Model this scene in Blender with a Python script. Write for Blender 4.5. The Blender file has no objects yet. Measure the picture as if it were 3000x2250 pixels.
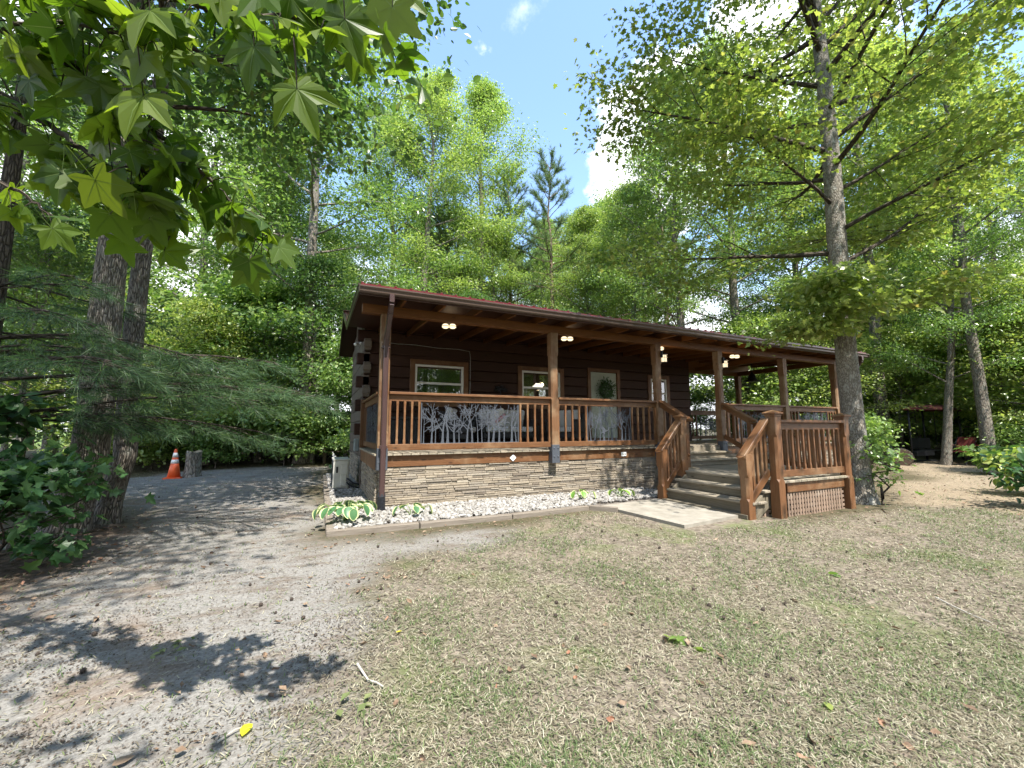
import bpy, math, random
import numpy as np
from mathutils import Matrix, Vector
random.seed(7); RNG = np.random.default_rng(7)
S = bpy.context.scene; COL = S.collection
rad = math.radians

# ---------------------------------------------------------------- camera
FPX = 1206.0                                    # focal length in pixels of a 3000 px wide frame
CAM = np.array([-.79, -6.6, 1.215])
def _cam():
    pi, ro, ya = rad(6.29), rad(-.15), rad(25.0)
    c, s = math.cos, math.sin
    R = np.array([1, 0, 0.]); F = np.array([0, c(pi), s(pi)]); U = np.array([0, -s(pi), c(pi)])
    R, U = R*c(ro)+U*s(ro), -R*s(ro)+U*c(ro)
    T = np.array([[c(ya), s(ya), 0], [-s(ya), c(ya), 0], [0, 0, 1]])
    return T@R, T@F, T@U, T@np.array([0, 1, 0.])
CR, CF, CU, HEAD = _cam()
cd = bpy.data.cameras.new("camera"); co = bpy.data.objects.new("camera", cd); COL.objects.link(co)
cd.sensor_width = 36; cd.lens = FPX/3000*36; cd.clip_start = .02; cd.clip_end = 2000
M = Matrix.Identity(4)
for i in range(3):
    M[i][0], M[i][1], M[i][2], M[i][3] = CR[i], CU[i], -CF[i], CAM[i]
co.matrix_world = M; S.camera = co
def at(px, py, depth):                          # the point a given distance ahead of the photographer in that direction
    d = CR*(px-1500)/FPX + CF - CU*(py-1125)/FPX
    return CAM + d/(d@HEAD)*depth
def gnd(px, py, z=0.):
    d = CR*(px-1500)/FPX + CF - CU*(py-1125)/FPX
    return CAM + d*(z-CAM[2])/d[2]

# ---------------------------------------------------------------- sky and sun
SUN_DIR = Vector((.03, -.50, .85)).normalized()
elev = math.asin(SUN_DIR.z); azim = math.atan2(SUN_DIR.x, SUN_DIR.y)
W = bpy.data.worlds.new("World"); S.world = W; W.use_nodes = True
def N(nt, t, **kw):
    n = nt.nodes.new(t)
    for k, v in kw.items():
        if k.startswith('i_'):
            n.inputs[k[2:].replace('_', ' ')].default_value = v
        else: setattr(n, k, v)
    return n
nt = W.node_tree; nt.nodes.clear(); L = nt.links.new
sky = N(nt, 'ShaderNodeTexSky', sky_type='NISHITA', sun_disc=False, sun_elevation=elev, sun_rotation=azim, air_density=1.0, dust_density=.5, ozone_density=2.2)
bg = N(nt, 'ShaderNodeBackground'); bg.inputs[1].default_value = .15
out = N(nt, 'ShaderNodeOutputWorld')
tc = N(nt, 'ShaderNodeTexCoord')
nz = N(nt, 'ShaderNodeTexNoise'); nz.inputs['Scale'].default_value = 3.2; nz.inputs['Detail'].default_value = 9; nz.inputs['Roughness'].default_value = .58
L(tc.outputs['Generated'], nz.inputs['Vector'])
nz2 = N(nt, 'ShaderNodeTexNoise'); nz2.inputs['Scale'].default_value = 15; nz2.inputs['Detail'].default_value = 8; nz2.inputs['Roughness'].default_value = .62
L(tc.outputs['Generated'], nz2.inputs['Vector'])
def cloud(px, py, size, soft, gain, fine=False, amount=1.):   # one cumulus in its own direction of the sky
    d = CR*(px-1500)/FPX + CF - CU*(py-1125)/FPX; d = d/np.linalg.norm(d)
    vd = N(nt, 'ShaderNodeVectorMath', operation='DISTANCE'); L(tc.outputs['Generated'], vd.inputs[0]); vd.inputs[1].default_value = d
    a = N(nt, 'ShaderNodeMath', operation='MULTIPLY_ADD'); L((nz2 if fine else nz).outputs['Fac'], a.inputs[0]); a.inputs[1].default_value = -gain; L(vd.outputs['Value'], a.inputs[2])
    mr = N(nt, 'ShaderNodeMapRange', interpolation_type='SMOOTHSTEP'); L(a.outputs[0], mr.inputs['Value'])
    mr.inputs['From Min'].default_value = size+soft-gain*.5; mr.inputs['From Max'].default_value = size-gain*.5; mr.inputs['To Max'].default_value = amount
    return mr.outputs[0]
masks = [cloud(1950, 400, .155, .03, .40), cloud(1420, 138, -.022, .04, .16, True, .8), cloud(1476, 296, -.024, .04, .16, True, .7), cloud(1535, 30, -.03, .06, .2, True, .3), cloud(2300, 130, .12, .06, .4), cloud(80, 800, .30, .15, .6)]
sep = N(nt, 'ShaderNodeSeparateXYZ'); L(tc.outputs['Generated'], sep.inputs[0])
lo = N(nt, 'ShaderNodeMath', operation='MULTIPLY_ADD'); L(nz.outputs['Fac'], lo.inputs[0]); lo.inputs[1].default_value = -.5; L(sep.outputs['Z'], lo.inputs[2])
mr = N(nt, 'ShaderNodeMapRange', interpolation_type='SMOOTHSTEP'); L(lo.outputs[0], mr.inputs['Value']); mr.inputs['From Min'].default_value = .14; mr.inputs['From Max'].default_value = -.02
masks.append(mr.outputs[0])
m = masks[0]
for k in masks[1:]:
    mx = N(nt, 'ShaderNodeMath', operation='MAXIMUM'); L(m, mx.inputs[0]); L(k, mx.inputs[1]); m = mx.outputs[0]
mix = N(nt, 'ShaderNodeMix', data_type='RGBA'); L(m, mix.inputs['Factor']); L(sky.outputs[0], mix.inputs['A']); mix.inputs['B'].default_value = (4.6, 4.7, 4.9, 1)
L(mix.outputs['Result'], bg.inputs[0]); L(bg.outputs[0], out.inputs[0])
sl = bpy.data.lights.new("sun", 'SUN'); sl.energy = 3.3; sl.angle = rad(.5); sl.color = (1, .95, .87)
so = bpy.data.objects.new("sun", sl); COL.objects.link(so); so.rotation_euler = SUN_DIR.to_track_quat('Z', 'Y').to_euler(); so.location = (0, 0, 40)
S.view_settings.view_transform = 'Standard'; S.view_settings.look = 'None'; S.view_settings.gamma = 1; S.view_settings.exposure = 1.82
S.render.engine = 'CYCLES'
cy = S.cycles; cy.max_bounces = 9; cy.diffuse_bounces = 5; cy.glossy_bounces = 3; cy.transmission_bounces = 6; cy.transparent_max_bounces = 8
cy.caustics_reflective = False; cy.caustics_refractive = False; cy.use_denoising = True; cy.denoising_input_passes = 'RGB_ALBEDO_NORMAL'; cy.denoising_prefilter = 'ACCURATE'; cy.sample_clamp_indirect = 6

# ---------------------------------------------------------------- helpers
def tag(o, label=None, cat=None, group=None, kind=None):
    for k, v in (('label', label), ('category', cat), ('group', group), ('kind', kind)):
        if v: o[k] = v
    return o
def empty(name, label, cat, loc=(0, 0, 0), group=None):
    o = bpy.data.objects.new(name, None); COL.objects.link(o); o.location = tuple(map(float, loc)); o.empty_display_size = .1
    return tag(o, label, cat, group)
def link(name, me, parent=None, world=True):
    o = bpy.data.objects.new(name, me); COL.objects.link(o)
    if parent is not None:
        o.parent = parent
        if world:
            p, off = parent, Vector((0, 0, 0))
            while p is not None: off += p.location; p = p.parent
            o.location = -off
    return o
def npmesh(name, V, faces_flat, counts, mats, uv=None, smooth=False, midx=None):
    me = bpy.data.meshes.new(name)
    V = np.asarray(V, np.float32); F = np.asarray(faces_flat, np.int32); C = np.asarray(counts, np.int32)
    me.vertices.add(len(V)); me.vertices.foreach_set('co', V.ravel())
    me.loops.add(len(F)); me.loops.foreach_set('vertex_index', F)
    me.polygons.add(len(C)); st = np.concatenate([[0], np.cumsum(C)[:-1]]).astype(np.int32)
    me.polygons.foreach_set('loop_start', st); me.polygons.foreach_set('loop_total', C)
    if midx is not None: me.polygons.foreach_set('material_index', np.asarray(midx, np.int32))
    me.polygons.foreach_set('use_smooth', np.full(len(C), bool(smooth)))
    if uv is not None:
        l = me.uv_layers.new(name='UVMap'); l.data.foreach_set('uv', np.asarray(uv, np.float32).ravel())
    for m in (mats if isinstance(mats, (list, tuple)) else [mats]): me.materials.append(m)
    me.update(calc_edges=True); me.validate()
    return me

class MB:
    """collects shapes into one mesh; every board carries its own grain direction in its UVs"""
    def __init__(s): s.v = []; s.f = []; s.uv = []; s.mi = []; s.n = 0
    def add(s, verts, faces, uvs=None, mi=0):
        verts = np.asarray(verts, float); s.v.append(verts); n0 = s.n; s.n += len(verts)
        for k, f in enumerate(faces):
            s.f.append([i+n0 for i in f]); s.mi.append(mi)
            if uvs is not None: s.uv += [uvs[i] if not isinstance(uvs, list) else uvs[i] for i in f]
            else: s.uv += [(verts[i][0]+verts[i][1]*.7, verts[i][2]) for i in f]
        return s
    def frame(s, o, ax, ay, az, hx, hy, hz, b=.004, mi=0):
        """a chamfered board: centre o, unit axes, half sizes"""
        b = min(b, hx*.45, hy*.45, hz*.45)
        P = []
        for sx in (-1, 1):
            for sy in (-1, 1):
                for sz in (-1, 1):
                    P += [(sx*hx, sy*(hy-b), sz*(hz-b)), (sx*(hx-b), sy*hy, sz*(hz-b)), (sx*(hx-b), sy*(hy-b), sz*hz)]
        P = np.array(P); I = lambda sx, sy, sz, k: ((sx > 0)*4+(sy > 0)*2+(sz > 0))*3+k
        F = []
        for sg in (-1, 1):
            q = [(-1, -1), (1, -1), (1, 1), (-1, 1)]
            if sg < 0: q = q[::-1]
            F.append([I(sg, a, c, 0) for a, c in q]); F.append([I(c, sg, a, 1) for a, c in q]); F.append([I(a, c, sg, 2) for a, c in q])
        for a in (-1, 1):
            for c in (-1, 1):
                e = [I(-1, a, c, 1), I(1, a, c, 1), I(1, a, c, 2), I(-1, a, c, 2)]; F.append(e if a*c < 0 else e[::-1])
                e = [I(a, -1, c, 0), I(a, 1, c, 0), I(a, 1, c, 2), I(a, -1, c, 2)]; F.append(e if a*c > 0 else e[::-1])
                e = [I(a, c, -1, 0), I(a, c, 1, 0), I(a, c, 1, 1), I(a, c, -1, 1)]; F.append(e if a*c < 0 else e[::-1])
                for d in (-1, 1):
                    e = [I(a, c, d, 0), I(a, c, d, 1), I(a, c, d, 2)]; F.append(e if a*c*d > 0 else e[::-1])
        h = [hx, hy, hz]; lo = int(np.argmax(h)); oth = [k for k in range(3) if k != lo]
        ru, rv = random.random()*7, random.random()*7
        uv = [(p[lo]+ru, p[oth[0]]+p[oth[1]]+rv) for p in P]
        V = np.asarray(o)+P[:, :1]*np.asarray(ax)+P[:, 1:2]*np.asarray(ay)+P[:, 2:]*np.asarray(az)
        return s.add(V, F, uv, mi)
    def box(s, x0, x1, y0, y1, z0, z1, b=.004, mi=0):
        return s.frame(((x0+x1)/2, (y0+y1)/2, (z0+z1)/2), (1, 0, 0), (0, 1, 0), (0, 0, 1), abs(x1-x0)/2, abs(y1-y0)/2, abs(z1-z0)/2, b, mi)
    def bar(s, p0, p1, w, h, up=(0, 0, 1), b=.004, mi=0):
        p0 = np.asarray(p0, float); p1 = np.asarray(p1, float); d = p1-p0; l = np.linalg.norm(d); d /= l
        y = np.cross(up, d); y /= np.linalg.norm(y); z = np.cross(d, y)
        return s.frame((p0+p1)/2, d, y, z, l/2, w/2, h/2, b, mi)
    def tube(s, pts, rad_, n=8, cap=True, mi=0, vs=1.0):
        pts = np.asarray(pts, float); m = len(pts); r = np.broadcast_to(np.asarray(rad_, float), (m,))
        t = np.gradient(pts, axis=0); t /= np.linalg.norm(t, axis=1)[:, None]+1e-9
        ref = np.array([0, 0, 1.]) if abs(t[0][2]) < .9 else np.array([1., 0, 0])
        ln = np.concatenate([[0], np.cumsum(np.linalg.norm(np.diff(pts, axis=0), axis=1))])
        V = []; UV = []; a = np.linspace(0, 2*np.pi, n+1)[:-1]; u = np.cross(ref, t[0]); u /= np.linalg.norm(u)
        o = random.random()*9
        for i in range(m):
            u = u-t[i]*(u@t[i]); u /= np.linalg.norm(u); w = np.cross(t[i], u)
            V.append(pts[i]+r[i]*(np.cos(a)[:, None]*u+np.sin(a)[:, None]*w))
        V = np.concatenate(V); n0 = s.n; s.v.append(V); s.n += len(V)
        for i in range(m-1):
            for k in range(n):
                q = (k+1) % n
                s.f.append([n0+i*n+k, n0+i*n+q, n0+(i+1)*n+q, n0+(i+1)*n+k]); s.mi.append(mi)
                c = 2*np.pi*max(r[0], .01)*vs
                s.uv += [(ln[i]+o, k/n*c), (ln[i]+o, (k+1)/n*c), (ln[i+1]+o, (k+1)/n*c), (ln[i+1]+o, k/n*c)]
        if cap:
            s.f.append([n0+k for k in range(n)][::-1]); s.mi.append(mi); s.uv += [(.05*math.cos(x)+o, .05*math.sin(x)) for x in a]
            s.f.append([n0+(m-1)*n+k for k in range(n)]); s.mi.append(mi); s.uv += [(.05*math.cos(x)+o, .05*math.sin(x)) for x in a]
        return s
    def lathe(s, o, prof, n=24, axis='z', mi=0):
        """prof: list of (radius, height)"""
        o = np.asarray(o, float); a = np.linspace(0, 2*np.pi, n+1)[:-1]; V = []
        for r, h in prof:
            for x in a:
                p = (r*math.cos(x), r*math.sin(x), h)
                V.append(o+np.array(p if axis == 'z' else ((p[2], p[0], p[1]) if axis == 'x' else (p[0], p[2], p[1]))))
        F = []
        for i in range(len(prof)-1):
            for k in range(n):
                q = (k+1) % n; f = [i*n+k, i*n+q, (i+1)*n+q, (i+1)*n+k]; F.append(f if axis != 'y' else f[::-1])
        F.append([k for k in range(n)][::-1]); F.append([(len(prof)-1)*n+k for k in range(n)])
        return s.add(V, F, None, mi)
    def post(s, cx, cy, z0, z1, w, ch=0.03, zb=None, zt=None):
        """square post whose middle length has chamfered corners"""
        h = w/2; zb = z0+.35 if zb is None else zb; zt = z1-.35 if zt is None else zt
        def ring(c, z):
            p = []
            for sx, sy in ((-1, -1), (1, -1), (1, 1), (-1, 1)):
                a, b_ = (sx*h, sy*(h-c)), (sx*(h-c), sy*h)
                p += ([a, b_] if sx*sy > 0 else [b_, a])
            return [(cx+x, cy+y, z) for x, y in p]
        e = .003; lv = [(e, z0), (e, zb), (ch, zb+ch*1.3), (ch, zt-ch*1.3), (e, zt), (e, z1)]
        V = []
        for c, z in lv: V += ring(c, z)
        F = [[k for k in range(8)][::-1], [(len(lv)-1)*8+k for k in range(8)]]
        for i in range(len(lv)-1):
            for k in range(8): F.append([i*8+k, i*8+(k+1) % 8, (i+1)*8+(k+1) % 8, (i+1)*8+k])
        ru = random.random()*5
        V = np.array(V); per = [0, 1, 2, 3, 4, 5, 6, 7]
        uv = [(p[2]+ru, (p[0]-p[1])) for p in V]
        return s.add(V, F, uv)
    def mesh(s, name, mats, smooth=False):
        V = np.concatenate(s.v); C = [len(f) for f in s.f]; F = [i for f in s.f for i in f]
        return npmesh(name, V, F, C, mats, s.uv, smooth, s.mi)
def part(mb, name, mats, parent=None, smooth=False, world=True):
    return link(name, mb.mesh(name, mats, smooth), parent, world)

# ---------------------------------------------------------------- materials
def mat(name, base=(.5, .5, .5), rough=.6, metal=0., spec=.5):
    m = bpy.data.materials.new(name); m.use_nodes = True; b = m.node_tree.nodes['Principled BSDF']
    b.inputs['Base Color'].default_value = (*base, 1); b.inputs['Roughness'].default_value = rough; b.inputs['Metallic'].default_value = metal
    b.inputs['Specular IOR Level'].default_value = spec
    return m
def ramp(nt, fac, stops):
    r = nt.nodes.new('ShaderNodeValToRGB'); e = r.color_ramp.elements
    while len(e) < len(stops): e.new(.5)
    for k, (p, c) in enumerate(stops): e[k].position = p; e[k].color = (*c, 1)
    nt.links.new(fac, r.inputs[0]); return r.outputs[0]
def noise(nt, vec, scale, detail=4, rough=.55, dist=0., dims='3D'):
    n = nt.nodes.new('ShaderNodeTexNoise'); n.inputs['Scale'].default_value = scale; n.inputs['Detail'].default_value = detail
    n.inputs['Roughness'].default_value = rough; n.inputs['Distortion'].default_value = dist
    if vec is not None: nt.links.new(vec, n.inputs['Vector'])
    return n.outputs['Fac']
def mixc(nt, fac, a, b, mode='MIX'):
    n = nt.nodes.new('ShaderNodeMix'); n.data_type = 'RGBA'; n.blend_type = mode
    for sock, v in (('Factor', fac), ('A', a), ('B', b)):
        if hasattr(v, 'links'): nt.links.new(v, n.inputs[sock])
        else: n.inputs[sock].default_value = v if sock == 'Factor' else (*v, 1)
    return n.outputs['Result']
def mth(nt, op, a, b=0., c=0.):
    n = nt.nodes.new('ShaderNodeMath'); n.operation = op
    for k, v in enumerate((a, b, c)):
        if hasattr(v, 'links'): nt.links.new(v, n.inputs[k])
        else: n.inputs[k].default_value = v
    return n.outputs[0]
def mapping(nt, vec, scale):
    n = nt.nodes.new('ShaderNodeMapping'); n.inputs['Scale'].default_value = scale; nt.links.new(vec, n.inputs[0]); return n.outputs[0]
def bump(nt, h, strength, dist=.01):
    b = nt.nodes.new('ShaderNodeBump'); b.inputs['Strength'].default_value = strength; b.inputs['Distance'].default_value = dist
    nt.links.new(h, b.inputs['Height']); nt.links.new(b.outputs[0], nt.nodes['Principled BSDF'].inputs['Normal'])
def wood(name, c0, c1, rough=.6, spec=.4, worn=None, wamt=.5, knots=True):
    m = mat(name, c0, rough, 0, spec); nt = m.node_tree; B = nt.nodes['Principled BSDF']
    uv = nt.nodes.new('ShaderNodeUVMap').outputs[0]
    g = noise(nt, mapping(nt, uv, (1.2, 26, 1)), 3, 6, .6, .6)
    c = ramp(nt, g, [(.3, c0), (.7, c1)])
    isl = nt.nodes.new('ShaderNodeNewGeometry').outputs['Random Per Island']
    c = mixc(nt, .55, c, ramp(nt, isl, [(0, (.62, .62, .62)), (1, (1.25, 1.25, 1.25))]), 'MULTIPLY')
    if knots:
        vo = nt.nodes.new('ShaderNodeTexVoronoi'); vo.inputs['Scale'].default_value = 2.2; nt.links.new(mapping(nt, uv, (1, 2.6, 1)), vo.inputs['Vector'])
        c = mixc(nt, ramp(nt, vo.outputs['Distance'], [(.05, (.8, .8, .8)), (.11, (0, 0, 0))]), c, tuple(x*.35 for x in c0))
    if worn:
        tcn = nt.nodes.new('ShaderNodeTexCoord').outputs['Object']
        w = ramp(nt, noise(nt, tcn, 2.3, 6, .65), [(.6-wamt*.35, (0, 0, 0)), (.75-wamt*.2, (1, 1, 1))])
        c = mixc(nt, mth(nt, 'MULTIPLY', w, .75), c, worn)
    nt.links.new(c, B.inputs['Base Color']); bump(nt, g, .35, .004); return m
def speckle(name, c0, c1, scale, rough=.8, b=.3, bd=.01, detail=6, metal=0):
    m = mat(name, c0, rough, metal); nt = m.node_tree; tcn = nt.nodes.new('ShaderNodeTexCoord').outputs['Object']
    n = noise(nt, tcn, scale, detail, .65)
    nt.links.new(ramp(nt, n, [(.3, c0), (.7, c1)]), nt.nodes['Principled BSDF'].inputs['Base Color'])
    if b: bump(nt, n, b, bd)
    return m
def island(name, stops, rough=.8, scale=18, bs=.5, bd=.01):
    m = mat(name, stops[0][1], rough); nt = m.node_tree; tcn = nt.nodes.new('ShaderNodeTexCoord').outputs['Object']
    isl = nt.nodes.new('ShaderNodeNewGeometry').outputs['Random Per Island']
    c = ramp(nt, isl, stops); n = noise(nt, tcn, scale, 6, .7)
    c = mixc(nt, .8, c, ramp(nt, n, [(.25, (.55, .53, .5)), (.7, (1.12, 1.12, 1.12))]), 'MULTIPLY')
    nt.links.new(c, nt.nodes['Principled BSDF'].inputs['Base Color']); bump(nt, n, bs, bd); return m
def bark(name, dark, light, lich=None, scale=9., strength=1.0, stretch=3.2):
    m = mat(name, dark, .92, 0, .2); nt = m.node_tree; B = nt.nodes['Principled BSDF']
    uv = nt.nodes.new('ShaderNodeUVMap').outputs[0]
    wv = nt.nodes.new('ShaderNodeVectorMath'); wv.operation = 'MULTIPLY_ADD'
    nn = nt.nodes.new('ShaderNodeTexNoise'); nn.inputs['Scale'].default_value = 6; nn.inputs['Detail'].default_value = 3; nt.links.new(uv, nn.inputs['Vector'])
    nt.links.new(nn.outputs['Color'], wv.inputs[0]); wv.inputs[1].default_value = (.09, .06, 0); nt.links.new(uv, wv.inputs[2])
    vo = nt.nodes.new('ShaderNodeTexVoronoi'); vo.feature = 'DISTANCE_TO_EDGE'; vo.inputs['Scale'].default_value = scale
    nt.links.new(mapping(nt, wv.outputs[0], (1, stretch, 1)), vo.inputs['Vector'])
    fine = noise(nt, uv, 45, 6, .7)
    h = mth(nt, 'ADD', ramp(nt, vo.outputs['Distance'], [(.0, (0, 0, 0)), (.22, (1, 1, 1))]), mth(nt, 'MULTIPLY', fine, .5))
    c = ramp(nt, h, [(.15, dark), (.75, light), (1.0, tuple(min(1, x*1.35) for x in light))])
    if lich:
        l = ramp(nt, noise(nt, uv, 4.5, 7, .7), [(.52, (0, 0, 0)), (.62, (1, 1, 1))]); c = mixc(nt, mth(nt, 'MULTIPLY', l, .8), c, lich)
    nt.links.new(c, B.inputs['Base Color']); bump(nt, h, strength, .02); return m
LEAF_GAIN = 1.2
def leafmat(name, stops, trans=.42, tint=(1.25, 1.35, .55), rough=.42, spec=.5):
    m = bpy.data.materials.new(name); m.use_nodes = True; nt = m.node_tree; B = nt.nodes['Principled BSDF']; o = nt.nodes['Material Output']
    isl = nt.nodes.new('ShaderNodeNewGeometry').outputs['Random Per Island']
    c = ramp(nt, isl, stops)
    ob = nt.nodes.new('ShaderNodeObjectInfo').outputs['Random']; c = mixc(nt, 1., c, (LEAF_GAIN,)*3, 'MULTIPLY')
    c = mixc(nt, 1., c, ramp(nt, ob, [(0, (.82, .9, .8)), (.5, (1, 1, 1)), (1, (1.2, 1.08, .95))]), 'MULTIPLY')
    nt.links.new(c, B.inputs['Base Color']); B.inputs['Roughness'].default_value = rough; B.inputs['Specular IOR Level'].default_value = spec
    t = nt.nodes.new('ShaderNodeBsdfTranslucent'); nt.links.new(mixc(nt, 1., c, tint, 'MULTIPLY'), t.inputs[0])
    mx = nt.nodes.new('ShaderNodeMixShader'); mx.inputs[0].default_value = trans
    nt.links.new(B.outputs[0], mx.inputs[1]); nt.links.new(t.outputs[0], mx.inputs[2]); nt.links.new(mx.outputs[0], o.inputs[0]); return m
def emit(name, col, s):
    m = bpy.data.materials.new(name); m.use_nodes = True; nt = m.node_tree; nt.nodes.clear()
    e = nt.nodes.new('ShaderNodeEmission'); e.inputs[0].default_value = (*col, 1); e.inputs[1].default_value = s
    nt.links.new(e.outputs[0], nt.nodes.new('ShaderNodeOutputMaterial').inputs[0]); return m

M_rail = wood('stained_rail_wood', (.105, .043, .015), (.20, .090, .035), .5, .45, worn=(.26, .16, .085), wamt=.28)
M_post = wood('stained_post_wood', (.11, .05, .02), (.20, .10, .045), .55, .4, worn=(.28, .20, .12), wamt=.45)
M_beam = wood('stained_beam_wood', (.12, .045, .011), (.20, .08, .022), .5, .35)
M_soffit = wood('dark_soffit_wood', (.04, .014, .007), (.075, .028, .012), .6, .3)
M_deck = wood('weathered_deck_wood', (.23, .19, .14), (.40, .35, .27), .8, .25, worn=(.16, .15, .10), wamt=.3)
M_riser = wood('shaded_riser_wood', (.13, .11, .075), (.22, .19, .14), .8, .25)  # deck wood darkened so the colour itself carries the shade on the risers
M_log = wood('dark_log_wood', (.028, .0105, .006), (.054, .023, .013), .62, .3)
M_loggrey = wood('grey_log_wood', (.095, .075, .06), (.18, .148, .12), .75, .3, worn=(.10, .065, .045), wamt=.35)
M_timber = wood('grey_timber', (.15, .125, .10), (.27, .235, .195), .85, .2)
M_stone = island('ledge_stone', [(0, (.16, .13, .10)), (.2, (.27, .225, .17)), (.5, (.33, .28, .21)), (.75, (.21, .18, .145)), (1, (.38, .335, .265))], .85, 26, .6, .008)
M_mortar = speckle('stone_joint', (.10, .08, .06), (.19, .15, .11), 40)
M_gravel = island('white_gravel', [(0, (.21, .20, .185)), (.45, (.35, .34, .32)), (.62, (.11, .10, .085)), (.72, (.28, .26, .235)), (1, (.43, .42, .41))], .7, 30, .3, .003)
M_bed = speckle('gravel_bed_soil', (.06, .05, .04), (.20, .175, .15), 45)
M_red = speckle('red_metal_roof', (.10, .007, .011), (.15, .011, .016), 3, .32, 0)
M_red.node_tree.nodes['Principled BSDF'].inputs['Coat Weight'].default_value = .4
M_gutter = mat('brown_gutter', (.085, .055, .042), .35, .1, .6)
M_brownm = mat('brown_downspout', (.065, .036, .034), .3, .1, .6)
M_black = mat('black_metal', (.018, .019, .022), .45, .3)
M_panel = mat('blue_grey_metal', (.085, .095, .115), .5, .3)
M_white = speckle('white_vinyl', (.72, .72, .68), (.80, .80, .77), 20, .45, 0)
M_door = speckle('pale_green_door', (.40, .46, .40), (.46, .52, .46), 6, .5, 0)
M_blind = mat('blind_slat', (.20, .19, .17), .6)
M_dark = mat('dark_interior', (.03, .026, .022), .9)
M_wick = mat('black_wicker', (.022, .022, .025), .55)
M_cush = speckle('pale_grey_cushion', (.50, .50, .50), (.60, .60, .60), 60, .95, .2, .003)
M_conc = speckle('concrete', (.20, .18, .145), (.32, .295, .25), 5, .9, .25, .006, 9)
M_ac = speckle('cream_enamel', (.60, .58, .51), (.66, .64, .57), 9, .4, 0)
M_pipe = mat('black_plastic', (.02, .021, .026), .5)
M_orange = speckle('orange_plastic', (.78, .10, .02), (.86, .15, .04), 8, .45, 0)
M_refl = speckle('white_reflective_band', (.72, .70, .66), (.84, .83, .80), 20, .35, 0)
M_cable = mat('pale_cable', (.36, .35, .33), .5)
M_elec = mat('grey_steel_box', (.27, .31, .32), .4, .5)
def glassmat():
    m = bpy.data.materials.new('window_glass'); m.use_nodes = True; nt = m.node_tree; nt.nodes.clear()
    g = nt.nodes.new('ShaderNodeBsdfGlossy'); g.inputs['Roughness'].default_value = .015; t = nt.nodes.new('ShaderNodeBsdfTransparent'); t.inputs[0].default_value = (.8, .82, .8, 1)
    f = nt.nodes.new('ShaderNodeFresnel'); f.inputs[0].default_value = 1.6
    mx = nt.nodes.new('ShaderNodeMixShader'); nt.links.new(mth(nt, 'MULTIPLY_ADD', f.outputs[0], 1.1, .22), mx.inputs[0]); nt.links.new(t.outputs[0], mx.inputs[1]); nt.links.new(g.outputs[0], mx.inputs[2])
    nt.links.new(mx.outputs[0], nt.nodes.new('ShaderNodeOutputMaterial').inputs[0]); return m
M_glass = glassmat()
M_bulb = emit('lit_lamp_glass', (1, .80, .50), .55)
M_bulb2 = emit('lit_lantern_glass', (1, .80, .52), .42)
M_oak = bark('oak_bark', (.045, .036, .028), (.24, .21, .175), (.27, .27, .235), 8., 1.2)
M_maple = bark('grey_maple_bark', (.10, .085, .07), (.205, .185, .155), (.34, .34, .31), 16., .5, 1.2)
M_bark = bark('forest_bark', (.06, .05, .04), (.22, .19, .155), (.24, .25, .21), 6., .8)
M_barkd = bark('dark_bark', (.025, .02, .016), (.085, .07, .055), None, 7., .9)
M_pineb = bark('pine_bark', (.07, .045, .032), (.24, .175, .13), None, 5., .9, 2.)
M_leaf = [leafmat('leaf_mid_green', [(0, (.095, .17, .050)), (.5, (.165, .255, .080)), (1, (.28, .36, .135))], .5, (1.2, 1.25, .6), .31, .6),
          leafmat('leaf_yellow_green', [(0, (.135, .21, .058)), (.5, (.225, .31, .095)), (1, (.36, .42, .165))], .52, (1.2, 1.25, .6), .31, .6),
          leafmat('leaf_dark_green', [(0, (.055, .11, .038)), (.6, (.09, .16, .052)), (1, (.14, .21, .07))], .46, (1.2, 1.25, .6), .31, .6)]
M_mleaf = leafmat('maple_leaf', [(0, (.115, .18, .048)), (.5, (.19, .265, .075)), (.96, (.29, .35, .125)), (1, (.30, .26, .11))], .5, (1.2, 1.25, .6), .31, .6)
M_gum = leafmat('gum_leaf', [(0, (.06, .11, .018)), (.5, (.10, .155, .026)), (1, (.155, .20, .038))], .62, (1.5, 1.5, .45), .38)
M_vein = leafmat('leaf_vein', [(0, (.16, .22, .06)), (1, (.20, .26, .08))], .5)
M_needle = leafmat('pine_needle', [(0, (.045, .085, .045)), (.7, (.075, .135, .065)), (1, (.15, .22, .085))], .4, (1.1, 1.3, .6), .5)
M_needle2 = leafmat('far_pine_needle', [(0, (.08, .135, .055)), (1, (.15, .215, .085))], .35, (1.1, 1.2, .6), .5)
M_shrub = leafmat('shrub_leaf', [(0, (.028, .075, .028)), (.6, (.045, .105, .036)), (1, (.075, .145, .045))], .38)
M_straw = leafmat('dry_straw_blade', [(0, (.11, .09, .065)), (.4, (.20, .17, .12)), (.75, (.29, .255, .19)), (1, (.38, .35, .275))], .2, (1, 1, .9), .7, .2)
M_green = leafmat('green_grass_blade', [(0, (.05, .085, .03)), (.5, (.10, .135, .055)), (1, (.17, .20, .09))], .3, (1.1, 1.2, .6), .6, .3)
M_litter = island('dry_leaf', [(0, (.12, .075, .045)), (.4, (.19, .125, .08)), (.8, (.30, .22, .15)), (1, (.27, .12, .07))], .8, 30, .2, .004)
M_cone = speckle('gumball_brown', (.022, .016, .012), (.06, .042, .03), 60)
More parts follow.
